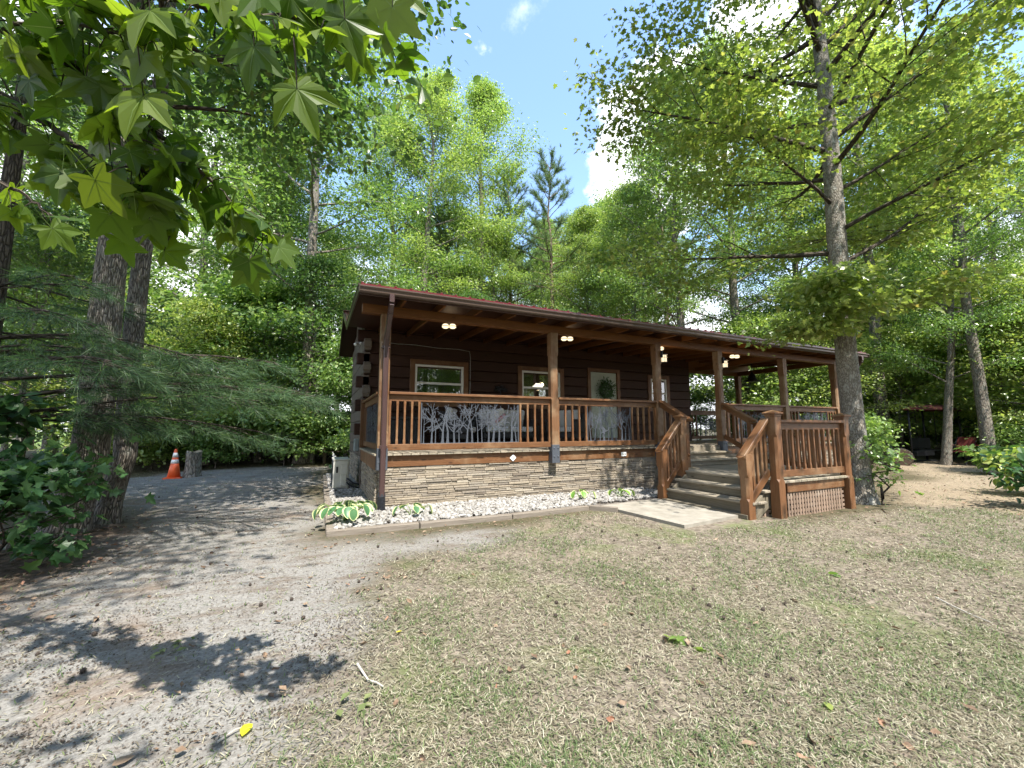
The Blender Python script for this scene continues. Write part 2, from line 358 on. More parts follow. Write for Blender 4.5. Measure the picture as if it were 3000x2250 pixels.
# ---------------------------------------------------------------- ground
def vnoise(x, y, sc, seed=0):                   # smooth value noise on numpy arrays
    x = np.asarray(x)*sc; y = np.asarray(y)*sc; xi = np.floor(x).astype(int); yi = np.floor(y).astype(int); fx = x-xi; fy = y-yi
    fx = fx*fx*(3-2*fx); fy = fy*fy*(3-2*fy)
    def h(a, b):
        v = np.sin((a*127.1+b*311.7+seed*74.7))*43758.5453; return v-np.floor(v)
    return (h(xi, yi)*(1-fx)+h(xi+1, yi)*fx)*(1-fy)+(h(xi, yi+1)*(1-fx)+h(xi+1, yi+1)*fx)*fy
def fbm(x, y, sc, seed=0, o=4): return sum(vnoise(x, y, sc*2**k, seed+k*3)*.5**(k+1) for k in range(o))/(1-.5**o)
def sstep(a, b, x): t = np.clip((x-a)/(b-a), 0, 1); return t*t*(3-2*t)
def height(x, y):
    x = np.asarray(x, float); y = np.asarray(y, float)
    near = sstep(0, 1.2, np.maximum(np.maximum(-1.0-x, x-13.4), np.maximum(-3.2-y, y-6.4)))
    h = (fbm(x, y, .35, 5)-.5)*.16*near+(fbm(x, y, 1.7, 9)-.5)*.04*np.maximum(near, .25)
    h = h+.45*sstep(14, 40, np.hypot(x+.8, y+6.6))*(fbm(x, y, .07, 3))
    return h-.03
SAND = [(-9, 6.5), (-5.6, 8.1), (-2.4, 9.6), (-.5, 9.0), (-.75, 5), (-.7, -1.2), (.5, -1.75), (1.5, -1.75), (.9, -2.3), (-.1, -2.6), (-.55, -3.4), (-.8, -4.2), (-1.25, -5.2), (-2.0, -6.5), (-4.5, -6.5), (-2.75, -3.6), (-2.7, -2.0), (-2.9, -.4), (-3.0, 1.1), (-4.2, 3.2), (-9, 4)]
def polydist(x, y, poly):                       # signed distance, negative inside
    x = np.asarray(x, float); y = np.asarray(y, float); d = np.full(x.shape, 1e9); ins = np.zeros(x.shape, bool)
    n = len(poly)
    for i in range(n):
        ax, ay = poly[i]; bx, by = poly[(i+1) % n]; ex, ey = bx-ax, by-ay
        t = np.clip(((x-ax)*ex+(y-ay)*ey)/(ex*ex+ey*ey), 0, 1); d = np.minimum(d, np.hypot(x-ax-t*ex, y-ay-t*ey))
        c = (ay > y) != (by > y)
        with np.errstate(divide='ignore', invalid='ignore'): ins ^= c & (x < (bx-ax)*(y-ay)/((by-ay) if by != ay else 1e-9)+ax)
    return np.where(ins, -d, d)
PATH = [(7.6, -4.4), (8.3, -2.9), (10.5, -1.8), (13.0, -1.6), (16.5, .6), (20, 4), (22, 2.5), (16, -2.6), (11.5, -4.6), (8.6, -6.2), (6.3, -5.6)]
LAWN = [(-1.9, -7.5), (-1.2, -4.9), (-.6, -3.6), (0, -2.6), (.8, -2.2), (3.0, -1.3), (5.2, -3.0), (7, -3.2), (8.5, -3.6), (8.7, -6.5), (6, -9), (0, -9)]
def sand_w(x, y): return sstep(.35, -.45, polydist(x, y, SAND)+(fbm(x, y, 1.1, 21)-.5)*1.3)
def lawn_w(x, y): return sstep(.35, -.3, polydist(x, y, LAWN)+(fbm(x, y, .9, 31)-.5)*1.0)
def path_w(x, y): return sstep(.5, -.3, polydist(x, y, PATH)+(fbm(x, y, .8, 41)-.5)*1.0)
gx = np.concatenate([-np.geomspace(900, 12.2, 40), np.arange(-12, 22.01, .13), np.geomspace(22.3, 900, 40)])
gy = np.concatenate([-np.geomspace(900, 10.2, 40), np.arange(-10, 14.01, .13), np.geomspace(14.3, 900, 40)])
GX, GY = np.meshgrid(gx, gy); nx, ny = len(gx), len(gy)
V = np.stack([GX, GY, height(GX, GY)], -1).reshape(-1, 3)
i0 = (np.arange(ny-1)[:, None]*nx+np.arange(nx-1)).ravel()
F = np.stack([i0, i0+1, i0+nx+1, i0+nx], -1).ravel()
M_ground = mat('ground_soil', (.2, .15, .1), .95, 0, .15); nt = M_ground.node_tree
def attr(nt, n): a = nt.nodes.new('ShaderNodeAttribute'); a.attribute_name = n; return a.outputs['Fac']
tcn = nt.nodes.new('ShaderNodeTexCoord').outputs['Object']
big = noise(nt, tcn, 1.3, 8, .62, .4); med = noise(nt, mapping(nt, tcn, (1.5, 3.6, 3)), 1.5, 12, .74, .3); fin = noise(nt, tcn, 60, 5, .7); mm = noise(nt, tcn, 16, 7, .72)
sandc = mixc(nt, ramp(nt, fin, [(.3, (0, 0, 0)), (.7, (1, 1, 1))]), (.14, .132, .12), (.30, .288, .267))
dirtc = mixc(nt, ramp(nt, fin, [(.35, (0, 0, 0)), (.65, (1, 1, 1))]), (.085, .068, .054), (.19, .155, .125))
soil = mixc(nt, ramp(nt, mth(nt, 'ADD', mth(nt, 'MULTIPLY', med, .8), mth(nt, 'MULTIPLY', big, .28)), [(.535, (0, 0, 0)), (.645, (.88, .88, .88))]), sandc, dirtc)   # drive: pale sand under streaks of debris
soil = mixc(nt, ramp(nt, noise(nt, mapping(nt, tcn, (1.6, 1.0, 1)), 34, 8, .8), [(.55, (0, 0, 0)), (.63, (.85, .85, .85))]), soil, (.055, .043, .034))
soil = mixc(nt, ramp(nt, noise(nt, tcn, .7, 5, .6, .3), [(.56, (0, 0, 0)), (.72, (.6, .6, .6))]), soil, (.20, .125, .075))
lawnb = mixc(nt, ramp(nt, mm, [(.35, (0, 0, 0)), (.65, (1, 1, 1))]), (.08, .064, .05), (.27, .23, .18))
lawnb = mixc(nt, ramp(nt, big, [(.52, (0, 0, 0)), (.64, (.75, .75, .75))]), lawnb, (.12, .145, .055))
lawnb = mixc(nt, ramp(nt, noise(nt, tcn, 2.1, 6, .6, .5), [(.54, (0, 0, 0)), (.66, (.8, .8, .8))]), lawnb, (.24, .19, .15))
pathc = mixc(nt, ramp(nt, mm, [(.35, (0, 0, 0)), (.7, (1, 1, 1))]), (.17, .13, .09), (.33, .27, .19))
litc = mixc(nt, ramp(nt, mm, [(.35, (0, 0, 0)), (.66, (1, 1, 1))]), (.055, .042, .03), (.17, .12, .085))
far = mixc(nt, ramp(nt, mm, [(.4, (0, 0, 0)), (.6, (1, 1, 1))]), (.05, .055, .025), (.11, .085, .055))
c = mixc(nt, attr(nt, 'litter'), far, litc); c = mixc(nt, attr(nt, 'path'), c, pathc); c = mixc(nt, attr(nt, 'lawn'), c, lawnb); c = mixc(nt, attr(nt, 'sand'), c, soil)
c = mixc(nt, attr(nt, 'field'), c, (.13, .19, .055))
nt.links.new(c, nt.nodes['Principled BSDF'].inputs['Base Color']); bump(nt, mth(nt, 'ADD', mm, mth(nt, 'MULTIPLY', fin, .5)), .7, .02)
me = npmesh('ground', V, F, np.full(len(i0), 4), M_ground, None, True)
X, Y = V[:, 0], V[:, 1]
lit = sstep(4.2, 2.0, np.hypot(X+4.2, Y+2.0))
fieldw = sstep(14, 20, polydist(X, Y, [(-6, 3), (-3, 9), (12, 12), (30, 8), (30, -20), (-6, -20)]))*sstep(.0, -6, X+14)
for n, v in (('sand', sand_w(X, Y)), ('lawn', lawn_w(X, Y)), ('path', path_w(X, Y)), ('litter', np.clip(lit+.25*fbm(X, Y, .5, 8), 0, 1)), ('field', fieldw)):
    a = me.attributes.new(n, 'FLOAT', 'POINT'); a.data.foreach_set('value', np.asarray(v, np.float32))
tag(link('ground', me), kind='structure')

# ---------------------------------------------------------------- the cabin
FZ = .85; WY = 2.6; BACK = 5.8; WX = 9.6; PX = 12.15
cabin = empty('log_cabin', 'dark brown log cabin with red metal roof and long railed front porch', 'cabin', (5, 3, 0))
def zmain(y): return 3.38+(4.12-3.38)*(y-2.6)/1.7 if y < 4.3 else 4.12-(4.12-3.38)*(y-4.3)/1.7
wins = [(1.1, 2.24, 1.84, 2.68), (3.77, 4.89, 1.84, 2.69), (8.0, 8.62, 1.84, 2.69)]
door = (5.86, 6.76, .87, 2.78)
mb = MB(); rows = []; z = FZ
while z < 3.38: rows.append((z, min(z+.25, 3.40))); z += .25
for k, (z0, z1) in enumerate(rows):
    spans = [(-.13 if k % 2 else .02, WX)]
    for x0, x1, a, b in wins+[door]:
        x0 -= .06; x1 += .06; a -= .06; b += .06
        if z1-.02 > a and z0+.02 < b:
            ns = []
            for s0, s1 in spans:
                if x1 <= s0 or x0 >= s1: ns.append((s0, s1)); continue
                if x0 > s0: ns.append((s0, x0))
                if x1 < s1: ns.append((x1, s1))
            spans = ns
    for s0, s1 in spans: mb.box(s0, s1, WY, WY+.14, z0+.008, z1, .013)
for x0, x1, a, b in wins:                          # fill above and below the openings between log joints
    mb.box(x0-.06, x1+.06, WY+.02, WY+.14, FZ, a-.05, .004); mb.box(x0-.06, x1+.06, WY+.02, WY+.14, b+.05, 3.36, .004)
mb.box(door[0]-.06, door[1]+.06, WY+.02, WY+.14, door[3]+.05, 3.36)
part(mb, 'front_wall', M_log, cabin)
mb = MB(); z = .65; k = 1
while z < 4.05:
    z1 = z+.25; zc = z1
    y0 = (2.47 if k % 2 == 0 else 2.60); y1 = BACK
    if zc > 3.36:
        f = (zc-3.38)/.74*1.7; y0 = 2.6+f; y1 = 6.0-f
    if y1-y0 > .3:
        mb.box(0, .14, y0, y1, z+.008, z1, .012)
        if zc <= 3.36 and k % 2 == 0: mb.box(-.012, .152, 2.44, 2.54, z+.06, z1-.05, .01)
    z = z1; k += 1
mb.box(.02, .14, 2.75, 5.7, 3.3, 3.6); mb.box(.03, .13, 3.3, 5.2, 3.6, 3.95)
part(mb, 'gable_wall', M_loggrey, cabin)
mb = MB(); mb.box(.14, WX, BACK-.14, BACK, .66, 3.36, .004); mb.box(WX-.14, WX, WY+.141, BACK-.141, .66, 3.36, .004)
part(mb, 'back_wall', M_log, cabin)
mb = MB(); mb.box(.15, WX-.15, 3.9, 3.96, FZ, 3.3); mb.box(.15, WX-.15, WY+.15, 3.9, 3.2, 3.26); mb.box(.15, WX-.15, WY+.15, 3.9, FZ-.06, FZ)
part(mb, 'room_lining', M_dark, cabin)
mb = MB()                                          # log trim round the corner where porch and gable meet
mb.box(-.03, .10, 2.36, 2.43, FZ+.002, 1.83, .004)
part(mb, 'corner_trim', M_rail, cabin)
def trim(mb, x0, x1, a, b, w=.11):
    y = WY-.028
    mb.box(x0-w, x0, y, WY+.05, a-w, b+w); mb.box(x1, x1+w, y, WY+.05, a-w, b+w)
    mb.box(x0+.001, x1-.001, y+.002, WY+.05, b, b+w); mb.box(x0+.001, x1-.001, y+.002, WY+.05, a-w, a)
for i, (x0, x1, a, b) in enumerate(wins):
    mb = MB(); trim(mb, x0, x1, a, b); wt = part(mb, 'window', M_rail, cabin)
    mb = MB(); f = .05; mid = (a+b)/2; y0, y1 = WY-.015, WY+.06
    mb.box(x0, x0+f, y0, y1, a, b); mb.box(x1-f, x1, y0, y1, a, b); mb.box(x0+f, x1-f, y0+.002, y1, a, a+f); mb.box(x0+f, x1-f, y0+.002, y1, b-f, b)
    mb.box(x0+f, x1-f, y0+.004, y1, mid-.025, mid+.025)
    part(mb, 'frame', M_white, wt)
    mb = MB(); mb.box(x0+f, x1-f, WY+.022, WY+.026, a+f, mid-.025, .0005); mb.box(x0+f, x1-f, WY+.012, WY+.016, mid+.025, b-f, .0005)
    part(mb, 'pane', M_glass, wt)
    mb = MB(); zz = a+.06
    while zz < b-.06: mb.frame(((x0+x1)/2, WY+.075, zz), (1, 0, 0), (0, .78, .62), (0, -.62, .78), (x1-x0)/2-.055, .012, .0012, .0004); zz += .026
    part(mb, 'blind', M_blind, wt)
x0, x1, a, b = door
mb = MB(); trim(mb, x0, x1, a+.11, b, .1); dr = part(mb, 'door', M_rail, cabin)
mb = MB(); dw = x1-x0
mb.box(x0+.005, x1-.005, WY+.02, WY+.06, a, b-.005)
for u0, u1, v0, v1 in ((.13, .46, .08, .36), (.54, .87, .08, .36), (.13, .46, .42, .74), (.54, .87, .42, .74), (.13, .46, .79, .94), (.54, .87, .79, .94)):
    X0, X1, Z0, Z1 = x0+dw*u0, x0+dw*u1, a+(b-a)*v0, a+(b-a)*v1
    mb.box(X0, X1, WY+.008, WY+.03, Z0, Z1, .012); mb.box(X0+.05, X1-.05, WY+.0, WY+.02, Z0+.05, Z1-.05, .012)
part(mb, 'door_leaf', M_door, dr)
mb = MB(); mb.lathe((x0+.06, WY-.03, 1.86), [(.012, 0), (.012, -.02), (.03, -.03), (.03, -.06), (.01, -.065)], 14, 'y'); part(mb, 'handle', M_black, dr, True)

# floor of the porch: boards run front to back, their ends show along the front edge
mb = MB(); x = -.02
while x < PX+.1:
    w = .138; e = random.uniform(-.006, .006)
    mb.box(x, x+w-.007, -.05+e, (WY-.02) if x < WX-.1 else 2.93, FZ-.032, FZ+random.uniform(-.002, .002), .004); x += w
part(mb, 'porch_floor', M_deck, cabin)
mb = MB(); mb.box(0, PX+.13, 0, .04, .645, FZ-.033); mb.box(0, .04, .041, 2.42, .60, FZ-.033); mb.box(PX+.09, PX+.13, .041, 2.9, .645, FZ-.033)
mb.box(.045, WX, .06, .10, .655, FZ-.034)
part(mb, 'rim_board', M_rail, cabin)
# stacked-stone skirt
def ledge(mb, o, u, n, length, z0, z1):
    o = np.array(o, float); u = np.array(u, float); n = np.array(n, float); z = z0
    while z < z1-.01:
        h = min(random.uniform(.024, .043), z1-z); x = -random.random()*.2
        while x < length:
            l = random.uniform(.10, .42); a = max(x, 0); b_ = min(x+l, length)
            if b_-a > .015:
                hh = h if random.random() < .75 else h*random.uniform(.75, .95)
                d = random.uniform(.010, .028); c = o+u*(a+b_)/2+n*(d/2-.01); c[2] = z+hh/2
                mb.frame(c, u, n, (0, 0, 1), (b_-a)/2-.002, d/2+.01, hh/2-.0015, .006)
            x += l
        z += h
mb = MB(); ledge(mb, (.05, .03, 0), (1, 0, 0), (0, -1, 0), PX, .0, .64); ledge(mb, (.03, BACK, 0), (0, -1, 0), (-1, 0, 0), BACK-.03, .0, .645)
sk = part(mb, 'stone_skirt', M_stone, cabin)
mb = MB(); mb.box(.045, PX+.1, .032, .06, -.06, .638); mb.box(.032, .055, .07, BACK, -.06, .643); part(mb, 'mortar', M_mortar, sk)
mb = MB(); mb.box(-.01, .03, 2.28, 2.44, -.02, .60, .006); part(mb, 'line_cover', M_loggrey, cabin)

# posts
PXS = [.085, 3.10, 5.645, 7.53, 9.90, PX+.02]
for i, x in enumerate(PXS):
    mb = MB(); mb.post(x, -.055, FZ-.2 if i in (0, 1, 2, 3) else FZ, 2.998, .15, .028, FZ+.9 if i else FZ+.3, 2.6)
    p = part(mb, 'porch_post', M_post, cabin)
    mb = MB(); mb.box(x-.079, x+.079, -.134, .0, FZ-.24, FZ+.09, .006)
    for dx in (-.04, .04):
        for dz in (-.12, .03): mb.lathe((x+dx, -.134, FZ+dz), [(.014, 0), (.014, -.008), (.006, -.012)], 8, 'y')
    part(mb, 'post_bracket', M_panel, p)
mb = MB(); mb.post(PX+.02, 2.85, FZ, 2.998, .15, .028, FZ+.9, 2.6); part(mb, 'porch_post', M_post, cabin)
mb = MB(); mb.box(-.27, PX+.35, -.10, -.02, 3.0, 3.14); mb.box(-.27, PX+.35, -.018, .02, 3.0, 3.138)
mb.box(PX-.03, PX+.06, .05, 2.9, 3.0, 3.14); mb.box(9.85, 9.93, .05, 2.58, 3.0, 3.14); mb.box(9.62, PX+.1, 2.80, 2.9, 3.0, 3.139); mb.box(9.62, 12.74, 2.84, 2.9, 3.14, 3.47)
part(mb, 'porch_beam', M_beam, cabin)
def zr(y): return 3.262+.05*y                       # underside of the porch roof boards
mb = MB(); x = .3
while x < 12.7:
    mb.bar((x, -.48, zr(-.48)-.058), (x, 2.58, zr(2.58)-.058), .04, .115); x += .61
part(mb, 'rafter', M_beam, cabin)
# roof: porch slope, main gable, boards below and ribbed metal above
RX0, RX1 = -.34, 12.78
def slope(mb, ya, za, yb, zb, t, x0=RX0, x1=RX1, mi=0):
    mb.bar(((x0+x1)/2, ya, za), ((x0+x1)/2, yb, zb), x1-x0, t, b=.003, mi=mi)
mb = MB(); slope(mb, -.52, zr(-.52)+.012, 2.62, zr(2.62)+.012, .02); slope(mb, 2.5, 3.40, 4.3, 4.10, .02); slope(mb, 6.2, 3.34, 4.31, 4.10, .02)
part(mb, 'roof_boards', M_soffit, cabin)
mb = MB()
def ribbed(ya, za, yb, zb):
    slope(mb, ya, za, yb, zb, .006); x = RX0+.02
    while x < RX1: mb.bar((x, ya-.004, za+.012), (x, yb, zb+.012), .035, .022, b=.008); x += .23
ribbed(-.58, zr(-.58)+.052, 2.62, zr(2.62)+.052); ribbed(2.5, 3.44, 4.3, 4.145); ribbed(6.25, 3.36, 4.31, 4.14)
mb.bar((RX0-.03, 4.3, 4.165), (RX1, 4.3, 4.165), .22, .02)
mb.bar((RX0, -.585, zr(-.58)+.026), (RX1, -.585, zr(-.58)+.026), .006, .042, b=.002)
part(mb, 'metal_roof', M_red, cabin)
mb = MB(); mb.bar((RX0-.015, -.55, zr(-.55)-.01), (RX0-.015, 2.62, zr(2.62)-.01), .022, .12); mb.bar((RX0-.03, -.56, zr(-.55)+.045), (RX0-.03, 2.62, zr(2.62)+.045), .012, .03)
mb.bar((RX0-.015, 2.62, 3.42), (RX0-.015, 4.3, 4.09), .022, .12); mb.bar((RX0-.015, 6.22, 3.32), (RX0-.015, 4.31, 4.09), .022, .12)
mb.bar((RX0, -.535, zr(-.5)-.04), (RX1, -.535, zr(-.5)-.04), .022, .13)
part(mb, 'fascia', M_brownm, cabin)
g0 = zr(-.6)
prof = [(0, .045), (0, -.05), (-.06, -.05), (-.075, -.03), (-.078, .0), (-.10, .028), (-.10, .045), (-.094, .045), (-.094, .03), (-.07, .0), (-.066, -.04), (-.006, -.044), (-.006, .045)]
mb = MB(); n = len(prof); xs = [RX0-.02, RX1+.02]
Vg = [(x, -.55+a, g0-.035+b_) for x in xs for a, b_ in prof]
mb.add(Vg, [[k, (k+1) % n, n+(k+1) % n, n+k] for k in range(n)]+[[0, 1, 2, 11, 12], [2, 3, 10, 11], [3, 4, 9, 10], [4, 5, 6, 7, 8, 9]]+[[n+i for i in q][::-1] for q in ([0, 1, 2, 11, 12], [2, 3, 10, 11], [3, 4, 9, 10], [4, 5, 6, 7, 8, 9])])
mb.box(RX0-.024, RX0-.018, -.65, -.55, g0-.085, g0+.01, .001); mb.box(RX1+.018, RX1+.024, -.65, -.55, g0-.085, g0+.01, .001)
gut = part(mb, 'gutter', M_gutter, cabin)
def downspout(x, y, ztop):
    mb = MB()
    P = [(x, -.60, g0-.07), (x, -.60, g0-.19), (x, -.52, g0-.30), (x, y-.03, g0-.62), (x, y, g0-.74), (x, y, .27)]
    for a, b_ in zip(P[:-1], P[1:]): mb.bar(a, (np.array(b_)+(np.array(b_)-np.array(a))*.02), .105, .07, up=(1, 0, 0) if abs(b_[2]-a[2]) > .05 else (0, 0, 1), b=.008)
    for k in (-.034, 0, .034): mb.box(x+k-.005, x+k+.005, y-.040, y-.033, .3, g0-.8, .002)
    mb.box(x-.058, x+.058, y-.043, y+.06, .93, .98, .004); mb.box(x-.058, x+.058, y-.043, y+.06, 2.45, 2.49, .004)
    d = part(mb, 'downspout', M_brownm, cabin)
    mb = MB(); pr = [(.05, .30), (.058, .25)]; z = .24
    while z > -.02: pr += [(.060, z), (.060, z-.008), (.050, z-.011), (.050, z-.017)]; z -= .02
    mb.lathe((x, y, 0), pr, 20); part(mb, 'drain_hose', M_pipe, d)
downspout(.085, -.17, 0)
downspout(PX+.3, -.17, 0)

# railings
def tree_panel(mb, o, u, L, z0, z1, seed, birds=False, t=.004):
    rr = random.Random(seed); o = np.array(o, float); u = np.array(u, float); n = np.cross(u, (0, 0, 1)); H = z1-z0
    P = lambda a, b_: o+u*a+np.array([0, 0, z0+b_-o[2]])
    fr = .016
    for a, b_ in (((0, fr/2), (L, fr/2)), ((0, H-fr/2), (L, H-fr/2)), ((fr/2, fr), (fr/2, H-fr)), ((L-fr/2, fr), (L-fr/2, H-fr))): mb.bar(P(*a), P(*b_), t*2.5, fr, up=(0, 0, 1) if a[1] == b_[1] else u, b=.001)
    def strip(p, q, w0, w1):
        p = np.array(p); q = np.array(q); d = q-p; l = np.hypot(*d)
        if l < 1e-4: return
        nn = np.array([-d[1], d[0]])/l; c = [p+nn*w0, p-nn*w0, q-nn*w1, q+nn*w1]; k = rr.uniform(-.002, .002)
        Vv = [P(a, b_)+n*(k+s*t/2) for s in (-1, 1) for a, b_ in c]
        mb.add(Vv, [[0, 1, 2, 3], [7, 6, 5, 4], [0, 4, 5, 1], [1, 5, 6, 2], [2, 6, 7, 3], [3, 7, 4, 0]])
    def grow(p, a, l, w, d):
        q = (p[0]+math.cos(a)*l, p[1]+math.sin(a)*l)
        q = (min(max(q[0], fr), L-fr), min(max(q[1], fr), H-fr)); strip(p, q, max(w, .0035), max(w*.72, .003))
        if d <= 0 or q[1] > H-.03: return
        grow(q, a+rr.uniform(-.25, .25), l*rr.uniform(.75, .95), w*.75, d-1)
        if rr.random() < .85: grow(q, a+rr.choice((-1, 1))*rr.uniform(.5, 1.0), l*rr.uniform(.6, .85), w*.5, d-1)
    k = max(4, int(L/.10))
    for i in range(k):
        x = L*(i+.5+rr.uniform(-.3, .3))/k; w = rr.choice((.019, .014, .010, .008)); a = math.pi/2+rr.uniform(-.12, .12)
        strip((x, 0), (x+math.cos(a)*.06, .06), w*1.6, w); grow((x+math.cos(a)*.06, .06), a, H*rr.uniform(.17, .25), w, 5)
    if birds:
        for bx, bz, s, fl in ((L*.36, H*.72, .15, 1), (L*.62, H*.42, .15, -1), (L*.40, H*.28, .2, -1)):
            q = [(-.5, .12), (-.3, .17), (-.1, .06), (.12, .32), (.34, .42), (.26, .1), (.42, -.1), (.6, -.22), (.34, -.2), (.12, -.34), (.05, -.12), (-.22, .02)]
            Vv = [P(bx+fl*a*s, bz+b_*s)+n*(.004+s2*.002) for s2 in (-1, 1) for a, b_ in q]; m = len(q)
            mb.add(Vv, [list(range(m)), list(range(2*m-1, m-1, -1))]+[[i, i+m, (i+1) % m+m, (i+1) % m] for i in range(m)])
def railing(p0, p1, zf, parent, seed, panel=None, nb=5, ztop=1.80, birds=False, simple=False):
    """cap, top rail, bottom rail, balusters and an optional metal tree panel in the middle"""
    p0 = np.array([*p0, 0.]); p1 = np.array([*p1, 0.]); d = p1-p0; L = np.linalg.norm(d); u = d/L; Z = lambda p, z: (p[0], p[1], z)
    mb = MB(); mb.bar(Z(p0, ztop-.0225), Z(p1, ztop-.0225), .14, .042, b=.006); r = part(mb, 'railing', M_rail, parent)
    mb = MB(); mb.bar(Z(p0, ztop-.095), Z(p1, ztop-.095), .04, .10); part(mb, 'top_rail', M_rail, r)
    mb = MB(); mb.bar(Z(p0, zf+.095), Z(p1, zf+.095), .045, .095); part(mb, 'bottom_rail', M_rail, r)
    zb, zt = zf+.14, ztop-.13
    def bal(s):
        q = p0+u*s; mb = MB(); h = .019
        lv = [(h, zb), (h, zb+.05), (h*.8, zb+.09), (h*.8, zt-.09), (h, zt-.05), (h, zt)]
        nn = np.cross(u, (0, 0, 1)); Vv = [q+u*a*r_+nn*b_*r_+np.array([0, 0, z]) for r_, z in lv for a, b_ in ((-1, -1), (1, -1), (1, 1), (-1, 1))]
        F = [[i*4+k, i*4+(k+1) % 4, (i+1)*4+(k+1) % 4, (i+1)*4+k] for i in range(len(lv)-1) for k in range(4)]+[[3, 2, 1, 0], [20, 21, 22, 23]]
        ru = random.random()*9
        mb.add(Vv, F, [(v[2]+ru, v[0]+v[1]) for v in Vv]); part(mb, 'baluster', M_rail, r)
    if panel:
        a, b_ = panel
        mbp = MB(); tree_panel(mbp, p0+u*a, u, b_-a, zb-.005, zt+.005, seed, birds); part(mbp, 'metal_panel', M_panel, r)
        for i in range(nb):
            bal(.02+(a-.05)*i/max(1, nb-1)); bal(L-.02-(L-b_-.05)*i/max(1, nb-1))
    else:
        n = max(2, int(round(L/.125)))
        for i in range(n): bal(L*(i+.5)/n)
    return r
ry = -.06
railing((.165, ry), (3.02, ry), FZ, cabin, 11, (.50, 2.22), 5)
railing((3.18, ry), (5.565, ry), FZ, cabin, 23, (.66, 1.72), 5, birds=True)
railing((7.61, ry), (9.82, ry), FZ, cabin, 31, (.5, 1.75), 4)
railing((9.98, ry), (12.09, ry), FZ, cabin, 37, (.45, 1.7), 4)
railing((.06, 2.35), (.06, .03), FZ, cabin, 41, (.32, 2.05), 2)
railing((PX+.02, .03), (PX+.02, 2.77), FZ, cabin, 43, (.5, 2.2), 4)
railing((9.62, 2.86), (PX-.06, 2.86), FZ, cabin, 47, (.5, 2.0), 4)

# ---------------------------------------------------------------- entry steps with landing
st = empty('entry_stairs', 'brown wooden entry stairs turning at a railed landing with lattice skirt', 'stairs', (5.6, -1.8, 0))
LZ = .48; LX0, LX1 = 5.20, 6.80; LYF, LYB = -2.86, -.62
mb = MB(); x = LX0-.03
while x < 7.55:
    xa, xb = x, min(x+.131, 7.55); yf = LYF if xb <= LX1+.02 else LYF+(xb-LX1)*2.5
    mb.box(xa, xb, yf, LYB, LZ-.034, LZ+random.uniform(-.002, .002), .005); x += .138
part(mb, 'landing_floor', M_deck, st)
mb = MB(); mb.box(LX0+.09, LX1-.08, LYF+.03, LYF+.07, LZ-.17, LZ-.036); mb.box(LX0, LX0+.04, LYF+.1, -1.0, LZ-.17, LZ-.036)
mb.bar((LX1+.02, LYF+.1, LZ-.105), (7.5, -1.1, LZ-.105), .04, .13)
part(mb, 'rim_board', M_rail, st)
mb = MB()                                          # square lattice: upright slats over level ones
def lattice(mb, p0, p1, z0, z1):
    p0 = np.array([*p0, 0.]); p1 = np.array([*p1, 0.]); d = p1-p0; L = np.linalg.norm(d); u = d/L; n = np.cross(u, (0, 0, 1))
    x = .02
    while x < L-.02: c = p0+u*x+np.array([0, 0, (z0+z1)/2]); mb.frame(c, u, n, (0, 0, 1), .020, .004, (z1-z0)/2, .001); x += .066
    z = z0+.02
    while z < z1: c = p0+u*L/2-n*.0075+np.array([0, 0, z]); mb.frame(c, u, n, (0, 0, 1), L/2, .004, .019, .001); z += .066
M_latt = wood('dusty_lattice', (.20, .135, .095), (.30, .22, .165), .8, .25, worn=(.36, .30, .24), wamt=.35)
lattice(mb, (LX0+.1, LYF+.05), (LX1-.08, LYF+.05), -.05, LZ-.175); lattice(mb, (4.66, -2.66), (LX0-.05, -2.66), -.05, .14)
part(mb, 'lattice', M_latt, st)
# lower flight comes down to the left, upper flight goes up to the porch
mb = MB()
for x, z in ((4.93, .345), (4.67, .20)):
    mb.box(x, x+.14, -2.74, -1.10, z-.036, z, .006); mb.box(x+.145, x+.29, -2.74, -1.10, z-.036, z-.001, .006)
part(mb, 'lower_treads', M_deck, st)
mb = MB()
for x, z0, z1 in ((5.178, .345, LZ-.036), (4.975, .20, .308), (4.715, .02, .163)): mb.box(x, x+.02, -2.70, -1.14, z0+.001, z1, .003)
mb.box(4.58, 4.72, -2.70, -1.14, -.03, .035, .006)
for y in (-2.68, -1.16): mb.bar((5.2, y, LZ-.16), (4.72, y, .02), .04, .22)
part(mb, 'lower_risers', M_riser, st)
mb = MB()
for y, z in ((-.34, .735), (-.62, .605)): mb.box(5.72, 7.46, y, y+.30, z-.036, z, .006)
mb.box(5.72, 7.46, -.062, -.05, .735, FZ-.034); mb.box(5.72, 7.46, -.30, -.28, .606, .698); mb.box(5.72, 7.46, -.58, -.56, LZ+.003, .568)
part(mb, 'upper_treads', M_deck, st)
def newel(x, y, z0, z1, cap=True):
    mb = MB(); mb.post(x, y, z0, z1, .135, .03, z0+(.52 if z0 < .3 and z1 > 1.2 else .26), z1-.28)
    nw = part(mb, 'newel', M_rail, st)
    if cap:
        mb = MB(); h = .085
        mb.box(x-.078, x+.078, y-.078, y+.078, z1-.03, z1); mb.box(x-h-.012, x+h+.012, y-h-.012, y+h+.012, z1+.001, z1+.03, .008)
        mb.add([(x-h, y-h, z1+.03), (x+h, y-h, z1+.03), (x+h, y+h, z1+.03), (x-h, y+h, z1+.03), (x, y, z1+.065)], [[0, 1, 4], [1, 2, 4], [2, 3, 4], [3, 0, 4]])
        part(mb, 'cap', M_rail, nw)
newel(5.12, -2.80, -.05, 1.42); newel(LX1+.02, LYF+.05, -.08, 1.40); newel(5.19, -1.06, LZ-.1, 1.42)
